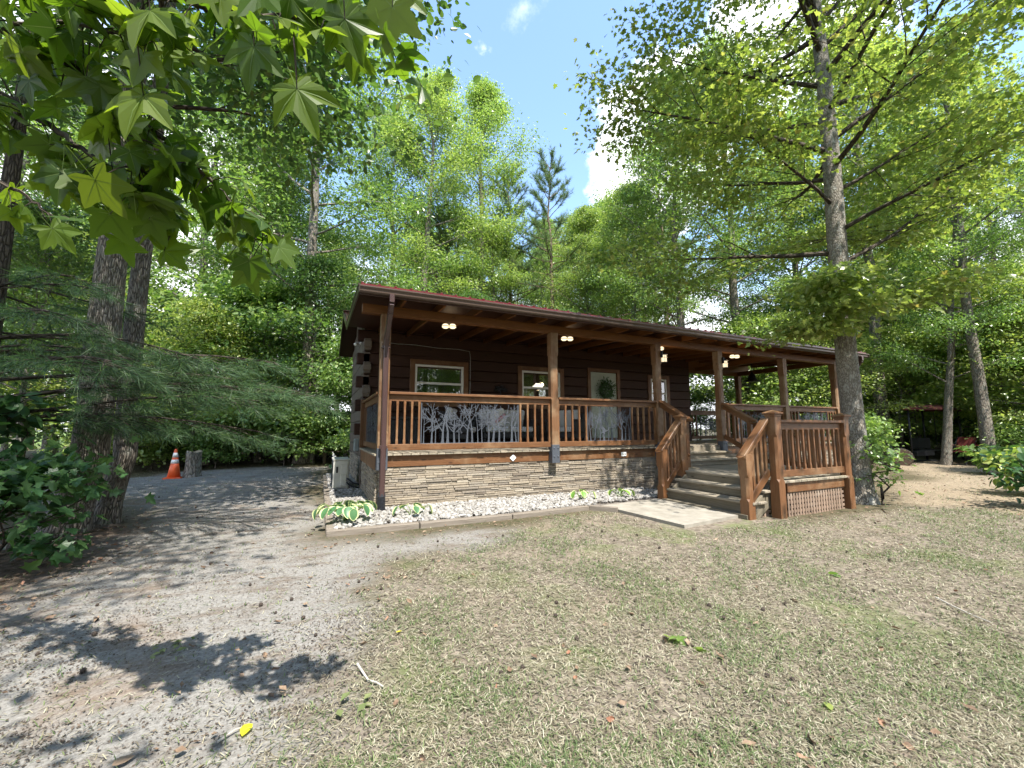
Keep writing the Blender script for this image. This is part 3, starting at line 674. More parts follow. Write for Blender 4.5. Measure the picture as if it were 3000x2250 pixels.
newel(4.66, -2.66, -.05, .86, False); newel(4.66, -1.10, -.03, .86, False)
def stair_rail(p0, p1, dz_low, nb, over=.1):
    """sloping handrail from p0 (high) to p1 (low): cap, top rail, bottom rail and upright balusters"""
    p0 = np.array(p0, float); p1 = np.array(p1, float); d = p1-p0; u = d/np.linalg.norm(d)
    mb = MB(); mb.bar(p0, p1+u*over, .14, .042, b=.007)
    e = p1+u*over; y = np.cross((0, 0, 1), u); y /= np.linalg.norm(y); zz = np.cross(u, y)
    Vv = [e+y*.07*math.cos(a)*1.0+u*.035*math.sin(a)+zz*s for s in (-.021, .021) for a in np.linspace(0, math.pi, 9)]
    mb.add(Vv, [list(range(9))[::-1], list(range(9, 18))]+[[i, i+1, i+10, i+9] for i in range(8)])
    r = part(mb, 'handrail', M_rail, st)
    o = np.array([0, 0, .075]); mb = MB(); mb.bar(p0-o, p1-o, .04, .10); part(mb, 'top_rail', M_rail, r)
    lo = np.array([0, 0, dz_low]); mb = MB(); mb.bar(p0-lo, p1-lo, .045, .10); part(mb, 'bottom_rail', M_rail, r)
    hd = np.array([u[0], u[1], 0]); hd /= np.linalg.norm(hd)
    for i in range(nb):
        q = p0+(p1-p0)*(i+.6)/(nb+.2); mb = MB()
        mb.frame(q-np.array([0, 0, (.11+dz_low-.02)/2]), hd, np.cross((0, 0, 1), hd), (0, 0, 1), .019, .019, (dz_low-.15)/2, .004); part(mb, 'baluster', M_rail, r)
stair_rail((5.06, -2.73, 1.36), (4.66, -2.66, .90), .74, 5); stair_rail((5.13, -1.06, 1.36), (4.66, -1.10, .90), .74, 5)
stair_rail((5.645, -.135, 1.79), (5.645, -.80, 1.42), .74, 4, .06); stair_rail((7.53, -.135, 1.79), (7.53, -.80, 1.42), .74, 4, .06)
mb = MB(); mb.box(5.60, 5.69, -.80, -.71, LZ+.003, 1.36); part(mb, 'short_post', M_rail, st)
mb = MB(); mb.box(7.485, 7.575, -.80, -.71, LZ+.003, 1.36); part(mb, 'short_post', M_rail, st)
railing((5.19, -2.80), (LX1-.05, -2.81), LZ, st, 3, None, 0, 1.345)
railing((LX1+.03, LYF+.12), (7.50, -.85), LZ, st, 3, None, 0, 1.345)
railing((5.23, -1.01), (5.60, -.78), LZ, st, 3, None, 0, 1.345)
# ---------------------------------------------------------------- things on and around the porch
def warm(loc, e, r=.05):
    l = bpy.data.lights.new('lamp_light', 'POINT'); l.energy = e; l.color = (1, .72, .42); l.shadow_soft_size = r
    o = bpy.data.objects.new('lamp_light', l); COL.objects.link(o); o.location = loc; return o
LAMPS = [(1.30, .62, 'above the left front window'), (3.86, .62, 'just right of the middle post'), (6.40, .62, 'before the front door'), (9.05, .62, 'over the right end of the porch')]
for x, y, w in LAMPS:
    z = zr(y)-.145
    t = empty('ceiling_lamp', 'lit twin globe ceiling lamp under the porch roof '+w, 'lamp', (x, y, z), 'lit ceiling lamps under the porch roof')
    mb = MB(); mb.lathe((x, y, z), [(.075, .0), (.08, .03), (.05, .045), (.05, .05)], 20); part(mb, 'base', M_black, t, True)
    for k in range(2):
        gx_, gy_ = x+(-.062, .062)[k], y+(.02, -.02)[k]
        mb = MB(); mb.lathe((gx_, gy_, z-.012), [(.04, .01), (.062, -.015), (.064, -.045), (.04, -.066), (.01, -.07)], 18); part(mb, 'globe', M_bulb, t, True)
    mb = MB()
    for k in range(2):
        gx_, gy_ = x+(-.062, .062)[k], y+(.02, -.02)[k]; a = np.linspace(0, 2*np.pi, 19)
        mb.tube(np.stack([gx_+.066*np.cos(a), gy_+.066*np.sin(a), np.full(19, z-.045)], -1), .006, 5, cap=False)
        for q in (.4, 1.97): mb.tube([(gx_+.067*math.cos(q)*s, gy_+.067*math.sin(q)*s, z-.042-.034*(1-s*s)) for s in (-1, -.6, 0, .6, 1)], .006, 5)
    part(mb, 'cage', M_black, t)
    warm((x, y, z-.14), .5)
for x, w in ((5.72, 'left'), (7.60, 'right')):
    t = empty('porch_lantern', 'lit caged wall lantern on the post at the '+w+' side of the steps', 'lantern', (x+.06, -.1, 2.72))
    cx, cy_, z = x+.075, -.13, 2.70
    mb = MB(); mb.box(x-.02, x+.005, cy_-.05, cy_+.05, z+.02, z+.16, .006); mb.tube([(x, cy_, z+.13), (x+.05, cy_, z+.17), (cx, cy_, z+.13)], .009, 8); mb.lathe((cx, cy_, z+.08), [(.075, 0), (.07, .02), (.025, .05), (.01, .06)], 16)
    for k in range(6):
        a = k*math.pi/3; mb.tube([(cx+.062*math.cos(a), cy_+.062*math.sin(a), z+.085), (cx+.062*math.cos(a), cy_+.062*math.sin(a), z-.075)], .0035, 5)
    mb.lathe((cx, cy_, z-.08), [(.066, 0), (.066, .008), (.058, .008), (.058, 0)], 16); mb.lathe((cx, cy_, z+.02), [(.066, 0), (.066, .006), (.06, .006), (.06, 0)], 16); part(mb, 'cage', M_black, t)
    mb = MB(); mb.lathe((cx, cy_, z-.07), [(.03, -.005), (.054, .0), (.056, .07), (.05, .145), (.03, .15)], 18); part(mb, 'glass', M_bulb2, t, True)
    warm((cx+.1, cy_-.02, z), 1.0, .06)
t = empty('pendant_lamp', 'unlit black bell shaped lamp hanging at the right end of the porch', 'lamp', (11.55, 1.9, 2.8))
mb = MB(); x, y = 11.55, 1.9; mb.lathe((x, y, 2.70), [(.27, 0), (.25, .012), (.13, .055), (.105, .12), (.09, .19), (.05, .24), (.03, .29), (.018, .30)], 28); part(mb, 'shade', M_black, t, True)
mb = MB(); mb.tube([(x, y, 2.98), (x, y, 3.32)], .012, 8); part(mb, 'stem', M_black, t)
t = empty('indoor_lamp', 'lit lamp with white shade behind the middle front window', 'lamp', (4.45, 3.3, 2.3))
mb = MB(); mb.lathe((4.55, 3.2, 2.36), [(.15, 0), (.05, .10)], 18); part(mb, 'shade', emit('lit_shade', (1, .9, .72), 3), t, True)
mb = MB(); mb.tube([(4.55, 3.2, 2.46), (4.55, 3.2, 3.2)], .006, 6); part(mb, 'cord', M_black, t)
warm((4.55, 3.2, 2.3), 3)

def seat_set(name, label, cat, x, y, rz, w, group=None, arms=True):
    t = empty(name, label, cat, (x, y, FZ+.002), group); t.rotation_euler.z = rz; d = .66
    mb = MB()
    mb.box(-w/2, w/2, -d/2+.04, d/2, .16, .30, .02); mb.box(-w/2, w/2, d/2-.07, d/2, .30, .74, .02)
    part(mb, 'frame', M_wick, t, world=False)
    for s in (-1, 1):
        mb = MB(); mb.box(s*w/2-.04, s*w/2+.04, -d/2+.01, d/2-.05, .29, .56, .02); mb.box(s*w/2-.055, s*w/2+.055, -d/2, d/2-.02, .56, .59, .01); part(mb, 'armrest', M_wick, t, world=False)
        for yy in (-d/2+.05, d/2-.05):
            mb = MB(); mb.box(s*(w/2-.03)-.025, s*(w/2-.03)+.025, yy-.025, yy+.025, 0, .16); part(mb, 'leg', M_wick, t, world=False)
    n = max(1, round(w/.66)); cw = (w-.1)/n
    for i in range(n):
        a = -w/2+.05+i*cw
        mb = MB(); mb.box(a+.006, a+cw-.006, -d/2-.02, d/2-.1, .302, .42, .035); part(mb, 'seat_cushion', M_cush, t, world=False)
        mb = MB(); mb.frame((a+cw/2, d/2-.16, .62), (1, 0, 0), (0, .96, .26), (0, -.26, .96), cw/2-.006, .06, .20, .035); part(mb, 'back_cushion', M_cush, t, world=False)
    return t
seat_set('patio_chair', 'grey cushioned black wicker armchair facing right behind the tree panel', 'chair', 1.85, 1.75, rad(62), .66)
seat_set('patio_sofa', 'grey cushioned black wicker loveseat in the middle of the porch', 'sofa', 3.05, 2.05, 0, 1.25)
seat_set('patio_chair', 'grey cushioned black wicker armchair left of the front door', 'chair', 4.45, 1.65, rad(-58), .68)
t = empty('throw_pillow', 'white pillow with red pattern on the porch loveseat', 'pillow', (2.75, 1.83, 1.44))
mb = MB(); mb.frame((2.78, 1.82, 1.46), (.9, 0, .3), (.1, .96, .26), (-.3, -.26, .93), .19, .055, .19, .05); part(mb, 'cover', speckle('pillow_white', (.66, .65, .63), (.76, .75, .73), 12, .9, 0), t)
mb = MB(); mb.frame((2.82, 1.755, 1.46), (.75, 0, .6), (.1, .96, .26), (-.55, -.26, .75), .15, .004, .035, .003); part(mb, 'stripe', mat('red_print', (.42, .03, .03), .9), t)
t = empty('storage_bin', 'black woven storage bin in the left corner of the porch', 'bin', (.66, 1.45, FZ))
mb = MB(); mb.box(.40, .93, 1.28, 1.70, FZ+.003, FZ+.56, .02)
for i in range(10):
    for k in range(17):
        xx = .425+i*.052; zz = FZ+.03+k*.031; mb.frame((xx+.012*(k % 2), 1.276, zz), (.85, 0, .5), (0, 1, 0), (-.5, 0, .85), .022, .006, .010, .004)
part(mb, 'woven_body', M_wick, t); mb = MB(); mb.box(.385, .945, 1.265, 1.715, FZ+.563, FZ+.61, .015); part(mb, 'lid', M_wick, t)
# small side table
t = empty('side_table', 'low black side table between loveseat and right armchair', 'table', (3.98, 1.6, FZ))
mb = MB(); mb.box(3.80, 4.08, 1.85, 2.15, FZ+.42, FZ+.45); part(mb, 'table_top', M_wick, t)
for a in (3.83, 4.05):
    for b_ in (1.88, 2.12): mb = MB(); mb.box(a-.015, a+.015, b_-.015, b_+.015, FZ, FZ+.419); part(mb, 'leg', M_wick, t)
# wreath, wall ornament, cable, camera, boxes
def leafset(n, center, spread, size, nrm=None, seed=0):
    r = np.random.default_rng(seed); P = center+r.normal(size=(n, 3))*spread; return P
t = empty('door_wreath', 'dark green leafy wreath hung on the pale front door', 'wreath', (6.33, 2.55, 2.3))
mb = MB(); r_ = random.Random(4)
a = np.linspace(0, 2*np.pi, 40); mb.tube(np.stack([6.33+.2*np.cos(a), np.full(40, 2.55), 2.28+.2*np.sin(a)], -1), .025, 7)
part(mb, 'ring', M_barkd, t)
mb = MB()
for i in range(620):
    q = r_.uniform(0, 6.28); rr = abs(.17+r_.gauss(0, .075)); c = np.array([6.33+rr*math.cos(q), 2.53+r_.uniform(-.05, .03), 2.28+rr*math.sin(q)])
    d = np.array([math.cos(q+r_.uniform(-1.2, 1.2)), r_.uniform(-.7, .2), math.sin(q+r_.uniform(-1.2, 1.2))]); d /= np.linalg.norm(d); w_ = np.cross(d, (0, 1, .3)); w_ /= np.linalg.norm(w_)
    l = r_.uniform(.04, .075); mb.add([c, c+d*l*.5+w_*l*.26, c+d*l, c+d*l*.5-w_*l*.26], [[0, 1, 2, 3]])
part(mb, 'foliage', M_shrub, t)
t = empty('wall_ornament', 'dark metal tree ornament on the wall between the windows', 'ornament', (3.18, 2.58, 2.15))
mb = MB(); mb.tube([(3.18, 2.575, 2.02), (3.18, 2.575, 2.14), (3.17, 2.575, 2.2)], .012, 6)
for i in range(70):
    q = r_.uniform(0, math.pi); rr = r_.uniform(.05, .19); c = np.array([3.18+rr*math.cos(q), 2.575+r_.uniform(-.01, .01), 2.14+rr*.75*math.sin(q)])
    mb.lathe(c, [(.0, -.012), (.03, -.008), (.032, 0), (.01, .012)], 8)
part(mb, 'tree_shape', M_black, t)
mb = MB(); pts = [(.35, WY-.02, 3.12), (.7, WY-.02, 3.10), (1.1, WY-.02, 3.11), (1.6, WY-.02, 3.08), (2.1, WY-.02, 3.09), (2.38, WY-.02, 3.06), (2.40, WY-.02, 2.9), (2.40, WY-.02, 2.4), (2.39, WY-.02, 1.75)]
tag(part(mb.tube(pts, .006, 6), 'cable', M_cable), 'thin pale cable run along the porch wall and down beside the left window', 'cable')
t = empty('security_camera', 'small white camera on the log corner below the roof', 'camera', (-.05, 3.0, 3.15))
mb = MB(); mb.lathe((-.03, 2.95, 3.12), [(.03, 0), (.03, -.02), (.012, -.03)], 12, 'x'); part(mb, 'bracket', M_white, t)
mb = MB(); mb.bar((-.08, 2.98, 3.11), (-.16, 2.86, 3.07), .07, .06, b=.015); part(mb, 'body', M_white, t)
t = empty('electrical_box', 'grey electrical box on the gable wall above the stone', 'electrical box', (-.05, 3.0, .9))
mb = MB(); mb.box(-.09, -.001, 2.86, 3.06, .76, 1.02, .008); part(mb, 'body', M_elec, t); mb = MB(); mb.box(-.098, -.0905, 2.875, 3.045, .775, 1.0, .003); part(mb, 'cover', M_elec, t)
for x, lab, rot, w2 in ((2.30, 'white outlet plate turned on its corner on the porch rim', .785, .045), (4.74, 'white double outlet plate on the rim below the door', 0, .06)):
    t = empty('outlet', lab, 'outlet', (x, -.01, .72)); c_, s_ = math.cos(rot), math.sin(rot)
    mb = MB(); mb.frame((x, -.008, .72), (c_, 0, s_), (0, 1, 0), (-s_, 0, c_), w2, .007, .042, .003); part(mb, 'plate', M_white, t)
    mb = MB()
    for k in ((-.025, .025) if rot == 0 else (0,)): mb.lathe((x+k, -.015, .72), [(.014, 0), (.014, -.003)], 12, 'y')
    part(mb, 'socket', M_elec, t)
# outdoor condenser unit
t = empty('condenser', 'cream outdoor air conditioner unit on the gravel by the gable', 'air conditioner', (-.35, 2.8, .0))
mb = MB(); mb.box(-.50, -.20, 2.46, 3.22, .05, .60, .018); part(mb, 'case', M_ac, t)
mb = MB(); mb.box(-.51, -.19, 2.455, 3.225, .601, .625, .01); part(mb, 'lid', M_ac, t)
mb = MB(); mb.box(-.36, -.235, 2.444, 2.459, .34, .52, .006); mb.box(-.345, -.25, 2.436, 2.444, .47, .49, .004); mb.box(-.36, -.25, 2.43, 2.459, .10, .33, .012); part(mb, 'service_cover', M_ac, t)
mb = MB(); mb.box(-.445, -.41, 2.452, 2.459, .36, .48, .002); part(mb, 'vent', M_black, t)
mb = MB()
for k in range(5): mb.lathe((-.502, 2.88, .33), [(.05+.05*k, 0), (.05+.05*k, -.006), (.044+.05*k, -.006), (.044+.05*k, 0)], 26, 'x')
part(mb, 'fan_grille', M_black, t)
for y in (2.55, 3.12): mb = MB(); mb.box(-.49, -.21, y-.04, y+.04, -.03, .0495); part(mb, 'foot', M_black, t)
mb = MB(); mb.tube([(-.24, 2.44, .24), (-.20, 2.40, .22), (-.12, 2.39, .15), (.0, 2.36, .12)], .018, 8); mb.tube([(-.24, 2.44, .17), (-.2, 2.40, .12), (-.1, 2.39, .07), (.0, 2.36, .05)], .014, 8); part(mb, 'hose', M_pipe, t, True)

# border timbers, slab, gravel
def timber(p0, p1, label, w=.11, h=.08, z=-.002):
    mb = MB(); mb.bar((*p0, z), (*p1, z), w, h, b=.008); return tag(part(mb, 'border_timber', M_timber), label, 'timber')
timber((-.66, -1.13), (.42, -1.17), 'brown front border timber with nail marks at the left corner')
timber((.43, -1.18), (1.7, -1.21), 'pale weathered border timber in front of the gravel')
timber((1.71, -1.205), (3.05, -1.13), 'grey border timber reaching the middle of the gravel bed')
timber((3.07, -1.16), (3.34, -1.50), 'short dark timber running diagonally down to the slab', .07, .09, .0)
timber((-.61, -1.05), (-.60, 2.2), 'grey border timber along the drive by the hosta')
timber((-.60, 2.25), (-.58, 5.6), 'grey border timber along the drive by the condenser')
mb = MB(); q = [(3.32, -1.12), (3.42, -2.68), (4.60, -2.56), (4.76, -1.02)]
mb.add([(x, y, z) for z in (-.06, .014) for x, y in q], [[3, 2, 1, 0][::-1], [4, 5, 6, 7], [0, 1, 5, 4], [1, 2, 6, 5], [2, 3, 7, 6], [3, 0, 4, 7]])
tag(part(mb, 'concrete_slab', M_conc), kind='structure')
mb = MB(); mb.add([(x, y, .012) for x, y in ((-.6, -1.1), (3.1, -1.12), (3.4, -1.3), (4.8, -1.0), (5.2, .03), (.06, .03), (.03, 5.8), (-.58, 5.6))], [list(range(8))]); tag(part(mb, 'gravel_bed', M_bed), kind='structure')
ICO_V = []; g_ = (1+5**.5)/2
for a, b_ in ((-1, g_), (1, g_), (-1, -g_), (1, -g_)): ICO_V += [(a, b_, 0)]
for a, b_ in ((-1, g_), (1, g_), (-1, -g_), (1, -g_)): ICO_V += [(0, a, b_)]
for a, b_ in ((-1, g_), (1, g_), (-1, -g_), (1, -g_)): ICO_V += [(b_, 0, a)]
ICO_V = np.array(ICO_V)/math.hypot(1, g_)
ICO_F = np.array([(0,11,5),(0,5,1),(0,1,7),(0,7,10),(0,10,11),(1,5,9),(5,11,4),(11,10,2),(10,7,6),(7,1,8),(3,9,4),(3,4,2),(3,2,6),(3,6,8),(3,8,9),(4,9,5),(2,4,11),(6,2,10),(8,6,7),(9,8,1)])
# faces above follow the usual icosahedron order: (x,y,0) four, (0,y,z) four, (z,0,x) four
ICO_V = np.array([(-1, g_, 0), (1, g_, 0), (-1, -g_, 0), (1, -g_, 0), (0, -1, g_), (0, 1, g_), (0, -1, -g_), (0, 1, -g_), (g_, 0, -1), (g_, 0, 1), (-g_, 0, -1), (-g_, 0, 1)])/math.hypot(1, g_)
def rotmats(r, n):
    q = r.normal(size=(n, 4)); q /= np.linalg.norm(q, axis=1)[:, None]; w, x, y, z = q.T
    return np.stack([np.stack([1-2*(y*y+z*z), 2*(x*y-z*w), 2*(x*z+y*w)], -1), np.stack([2*(x*y+z*w), 1-2*(x*x+z*z), 2*(y*z-x*w)], -1), np.stack([2*(x*z-y*w), 2*(y*z+x*w), 1-2*(x*x+y*y)], -1)], 1)
def pebbles(name, P, size, mats, flat=.75, seed=1):
    r = np.random.default_rng(seed); n = len(P)
    V = ICO_V[None]*(1+r.normal(size=(n, 12, 1))*.16)*(size[:, None, None]*r.uniform(.65, 1.25, (n, 1, 3)))
    V = np.einsum('nij,nkj->nki', rotmats(r, n), V); V[:, :, 2] *= flat; V += P[:, None]
    F = (ICO_F[None]+np.arange(n)[:, None, None]*12).ravel()
    return npmesh(name, V.reshape(-1, 3), F, np.full(n*20, 3), mats)
r = np.random.default_rng(3)
A = np.stack([r.uniform(-.56, 5.15, 5600), r.uniform(-1.12, .02, 5600)], -1); A = A[(A[:, 0] < 3.1) | (A[:, 1] > -1.12+np.clip((A[:, 0]-3.1)*.12, 0, .25))]
A = A[~((A[:, 0] > 3.25) & (A[:, 0] < 4.8) & (A[:, 1] < -1.02+.0*A[:, 0]))]
B_ = np.stack([r.uniform(-.55, .02, 3400), r.uniform(.0, 5.6, 3400)], -1); P2 = np.concatenate([A, B_])
sz = r.uniform(.016, .036, len(P2)); P3 = np.stack([P2[:, 0], P2[:, 1], .018+sz*.4+r.uniform(0, .02, len(P2))], -1)
tag(link('white_gravel', pebbles('white_gravel', P3, sz, M_gravel)), 'white and grey pebbles filling the bed along the cabin', 'gravel', None, 'stuff')

# traffic cone, stump, flag
c0 = gnd(509, 1396); c0[2] = float(height(c0[0], c0[1]))
t = empty('traffic_cone', 'orange traffic cone with two white bands beside the stump', 'cone', c0)
mb = MB(); mb.box(c0[0]-.19, c0[0]+.19, c0[1]-.19, c0[1]+.19, c0[2], c0[2]+.03, .01); part(mb, 'base', M_orange, t)
def rc(h): return .145-.118*h/.74
mb = MB(); mb.lathe(c0, [(rc(h)+e, h+.03) for h, e in ((0, 0), (.42, 0), (.42, .0), (.72, 0), (.74, -.008))], 28); part(mb, 'cone_body', M_orange, t, True)
for h0, h1 in ((.36, .46), (.52, .64)):
    mb = MB(); mb.lathe(c0, [(rc(h0)-.002, h0+.03), (rc(h0)+.003, h0+.03), (rc(h1)+.003, h1+.03), (rc(h1)-.002, h1+.03)], 28); part(mb, 'reflective_band', M_refl, t, True)
s0 = gnd(562, 1393); s0[2] = float(height(s0[0], s0[1]))
t = empty('tree_stump', 'cut tree stump beside the orange cone', 'stump', s0)
mb = MB(); aa = np.linspace(0, 2*np.pi, 29)[:-1]; Vv = []; lv = [(0, 1.35), (.08, 1.12), (.3, 1.0), (.6, .97), (.70, .95)]
for h, k in lv:
    for q in aa: rr = .175*k*(1+.09*math.sin(3*q+h)+.06*math.sin(7*q+1)); Vv.append((s0[0]+rr*math.cos(q), s0[1]+rr*math.sin(q), s0[2]-.02+h+(0.03*math.sin(q*2) if h > .65 else 0)))
part(mb.add(Vv, [[i*28+k, i*28+(k+1) % 28, (i+1)*28+(k+1) % 28, (i+1)*28+k] for i in range(4) for k in range(28)], [(v[2], math.atan2(v[1]-s0[1], v[0]-s0[0])*.18) for v in Vv]), 'trunk', M_bark, t, True)
top = [v for v in Vv[-28:]]; mb = MB(); mb.add(top+[(s0[0], s0[1], s0[2]+.665)], [[k, (k+1) % 28, 28] for k in range(28)]); part(mb, 'cut_face', wood('cut_wood', (.24, .18, .12), (.40, .31, .21), .9, .2), t)
f0 = at(973, 1352, 13.5); gz = float(height(f0[0], f0[1]))
t = empty('marker_flag', 'small white marker flag behind the condenser', 'flag', (f0[0], f0[1], gz))
mb = MB(); mb.tube([(f0[0], f0[1], gz), (f0[0], f0[1], .52)], .004, 5); part(mb, 'stake', M_cable, t); mb = MB(); mb.add([(f0[0]+a, f0[1]+b_, z) for b_ in (0, .003) for a, z in ((.0, .52), (.0, .33), (.12, .35), (.06, .42))], [[0, 1, 2, 3], [7, 6, 5, 4], [0, 4, 5, 1], [1, 5, 6, 2], [2, 6, 7, 3], [3, 7, 4, 0]]); part(mb, 'cloth', M_white, t)
# wooden picnic table behind the cabin
b0 = at(1003, 1330, 16.5); gz = float(height(b0[0], b0[1]))
t = empty('picnic_table', 'brown wooden picnic table standing in the shade behind the cabin', 'table', (b0[0], b0[1], gz))
M_pic = wood('picnic_wood', (.14, .10, .06), (.24, .18, .11), .8, .2); X, Y = b0[0], b0[1]
mb = MB(); [mb.box(X-.9, X+.9, Y-.36+.145*k, Y-.23+.145*k, gz+.72, gz+.76) for k in range(5)]; part(mb, 'table_top', M_pic, t)
for s in (-.75, .62): mb = MB(); mb.box(X-.9, X+.9, Y+s, Y+s+.13, gz+.42, gz+.46); part(mb, 'bench_board', M_pic, t)
for s in (-.65, .65):
    mb = MB(); mb.bar((X+s, Y-.62, gz), (X+s, Y-.2, gz+.72), .09, .04); mb.bar((X+s, Y+.62, gz), (X+s, Y+.2, gz+.72), .09, .04); mb.box(X+s+.03, X+s+.07, Y-.75, Y+.75, gz+.34, gz+.419); part(mb, 'leg_frame', M_pic, t)
# white house glimpsed beyond the woods on the left
h0 = at(745, 1290, 34); gz = float(height(h0[0], h0[1]))-.2
t = empty('white_house', 'white house with red roof glimpsed through the woods at left', 'house', (h0[0], h0[1], gz)); X, Y = h0[0], h0[1]
mb = MB(); mb.box(X-4, X+3, Y, Y+6, gz, gz+2.5, .01)
for k in range(12): mb.box(X-4.01, X+3.01, Y-.012, Y+.02, gz+.2*k+.03, gz+.2*k+.21, .004)
part(mb, 'wall', M_white, t); mb = MB(); mb.bar((X-.5, Y-.5, gz+2.4), (X-.5, Y+3, gz+4.0), 7.8, .12, up=(0, 0, 1)); mb.bar((X-.5, Y+6.5, gz+2.4), (X-.5, Y+3, gz+4.0), 7.8, .12); part(mb, 'roof', M_red, t)
for k in (-2.6, .9):
    mb = MB(); mb.box(X+k, X+k+1, Y-.05, Y+.02, gz+.9, gz+2.1); w_ = part(mb, 'window', M_white, t); mb = MB(); mb.box(X+k+.08, X+k+.92, Y-.056, Y-.0505, gz+.98, gz+2.02, .001); part(mb, 'pane', M_dark, w_)

# swing with canopy, red camp chair, barrel, planks in the clearing at right
D0 = 14.6
def R_(px, z, d=D0): p = at(px, 1300, d); return np.array([p[0], p[1], z])
t = empty('canopy_swing', 'black framed garden swing with red canopy at the edge of the woods', 'swing', R_(2740, 0))
gz = 0.02
posts = [(2670, D0), (2712, D0+1.3), (2778, D0-.1), (2818, D0+1.2)]
tops = []
for px, d in posts:
    p = R_(px, gz, d); mb = MB(); mb.tube([p, p+np.array([0, 0, 1.0]), p+np.array([0, 0, 1.9])], .032, 10); part(mb, 'post', M_black, t, True); tops.append(p+np.array([0, 0, 1.9]))
mb = MB(); c = sum(tops)/4; q = [tops[0], tops[2], tops[3], tops[1]]; q = [c+(v-c)*1.22 for v in q]
ring0 = [v+np.array([0, 0, -.06]) for v in q]; ring1 = [v+np.array([0, 0, .0]) for v in q]; ring2 = [c+(v-c)*.5+np.array([0, 0, .13]) for v in q]
mb.add(ring0+ring1+ring2+[c+np.array([0, 0, .17])], [[i, (i+1) % 4, 4+(i+1) % 4, 4+i] for i in range(4)]+[[4+i, 4+(i+1) % 4, 8+(i+1) % 4, 8+i] for i in range(4)]+[[8+i, 8+(i+1) % 4, 12] for i in range(4)])
part(mb, 'canopy', speckle('faded_red_canvas', (.085, .02, .018), (.13, .032, .028), 8, .9, .2), t)
mb = MB(); a, b_ = R_(2690, .42, D0+.6), R_(2745, .42, D0+.6); mb.bar(a, b_, .5, .06, b=.01); mb.bar(a+HEAD*.25+np.array([0, 0, .25]), b_+HEAD*.25+np.array([0, 0, .25]), .05, .4, b=.01); part(mb, 'bench_seat', M_black, t)
mb = MB()
for v in (a, b_): mb.tube([v, v+np.array([0, 0, 1.4])], .008, 5)
mb.bar(R_(2668, .10), R_(2780, .10, D0-.1), .05, .05); mb.bar(R_(2668, .34), R_(2720, .34, D0+.4), .3, .16); part(mb, 'base_frame', M_black, t)
lc = R_(2640, .25, 13.9); ux = CR.copy(); ux[2] = 0; ux /= np.linalg.norm(ux)
t = empty('log_round', 'big brown log round lying in front of the swing', 'log', lc)
mb = MB(); ax_ = (HEAD*.75+ux*.65); ax_ /= np.linalg.norm(ax_); pts = [lc-ax_*.02, lc, lc+ax_*.55, lc+ax_*.56]; mb.tube(pts, [.27, .285, .285, .27], 26); part(mb, 'bark', M_barkd, t, True)
mb = MB(); mb.tube([lc-ax_*.026, lc-ax_*.02], .262, 26); part(mb, 'cut_face', wood('old_cut_wood', (.085, .06, .045), (.14, .10, .075), .9, .2), t)
cc = R_(2812, 0, D0-.8); gz = .0
t = empty('camp_chair', 'folding camp chair with red fabric beside the swing', 'chair', cc)
fw = -HEAD*.15-ux*.95; fw /= np.linalg.norm(fw); sd = np.cross((0, 0, 1), fw); Q = lambda f, s, z: cc+fw*f+sd*s+np.array([0, 0, z])
M_camp = speckle('red_camp_fabric', (.13, .02, .018), (.19, .032, .028), 14, .85, .1)
mb = MB(); w_ = .27; g = [Q(-.34, -w_, .92), Q(-.34, w_, .92), Q(-.16, w_*.94, .45), Q(-.16, -w_*.94, .45)]; mb.add(g+[v-fw*.01 for v in g], [[0, 1, 2, 3], [7, 6, 5, 4], [0, 4, 5, 1], [1, 5, 6, 2], [2, 6, 7, 3], [3, 7, 4, 0]]); part(mb, 'backrest', M_camp, t)
mb = MB(); g = [Q(-.16, -w_, .45), Q(-.16, w_, .45), Q(.28, w_, .46), Q(.28, -w_, .46)]; mb.add(g+[v-np.array([0, 0, .02]) for v in g], [[0, 1, 2, 3], [7, 6, 5, 4], [0, 4, 5, 1], [1, 5, 6, 2], [2, 6, 7, 3], [3, 7, 4, 0]]); part(mb, 'seat', M_camp, t)
for s in (-1, 1):
    mb = MB(); mb.tube([Q(-.36, s*w_, .95), Q(.24, s*w_*.9, .02)], .011, 6); part(mb, 'leg', M_black, t); mb = MB(); mb.tube([Q(.28, s*w_, .62), Q(-.25, s*w_*.9, .02)], .011, 6); part(mb, 'leg', M_black, t)
    mb = MB(); mb.bar(Q(-.34, s*(w_+.03), .66), Q(.32, s*(w_+.03), .62), .07, .015); part(mb, 'armrest', M_camp, t)
for px, py, w_, ang, lab in ((2602, 1338, 1.1, .3, 'grey weathered plank platform near the log round'), (2550, 1402, .8, .1, 'grey timber edging the path behind the steps')):
    p = gnd(px, py, .05); u = ux*math.cos(ang)+HEAD*math.sin(ang); v = np.cross((0, 0, 1), u); mb = MB()
    for k in range(4 if w_ > 1 else 1): c = p+v*k*.15; mb.bar(c-u*w_/2+np.array([0, 0, .1*(w_ > 1)]), c+u*w_/2+np.array([0, 0, .1*(w_ > 1)]), .14, .04 if w_ > 1 else .12)
    if w_ > 1: mb.bar(p-u*.4-v*.05+np.array([0, 0, .0]), p-u*.4+v*.5, .09, .12); mb.bar(p+u*.4-v*.05, p+u*.4+v*.5, .09, .12)
    tag(part(mb, 'plank_platform' if w_ > 1 else 'edging_timber', M_timber), lab, 'platform' if w_ > 1 else 'timber')
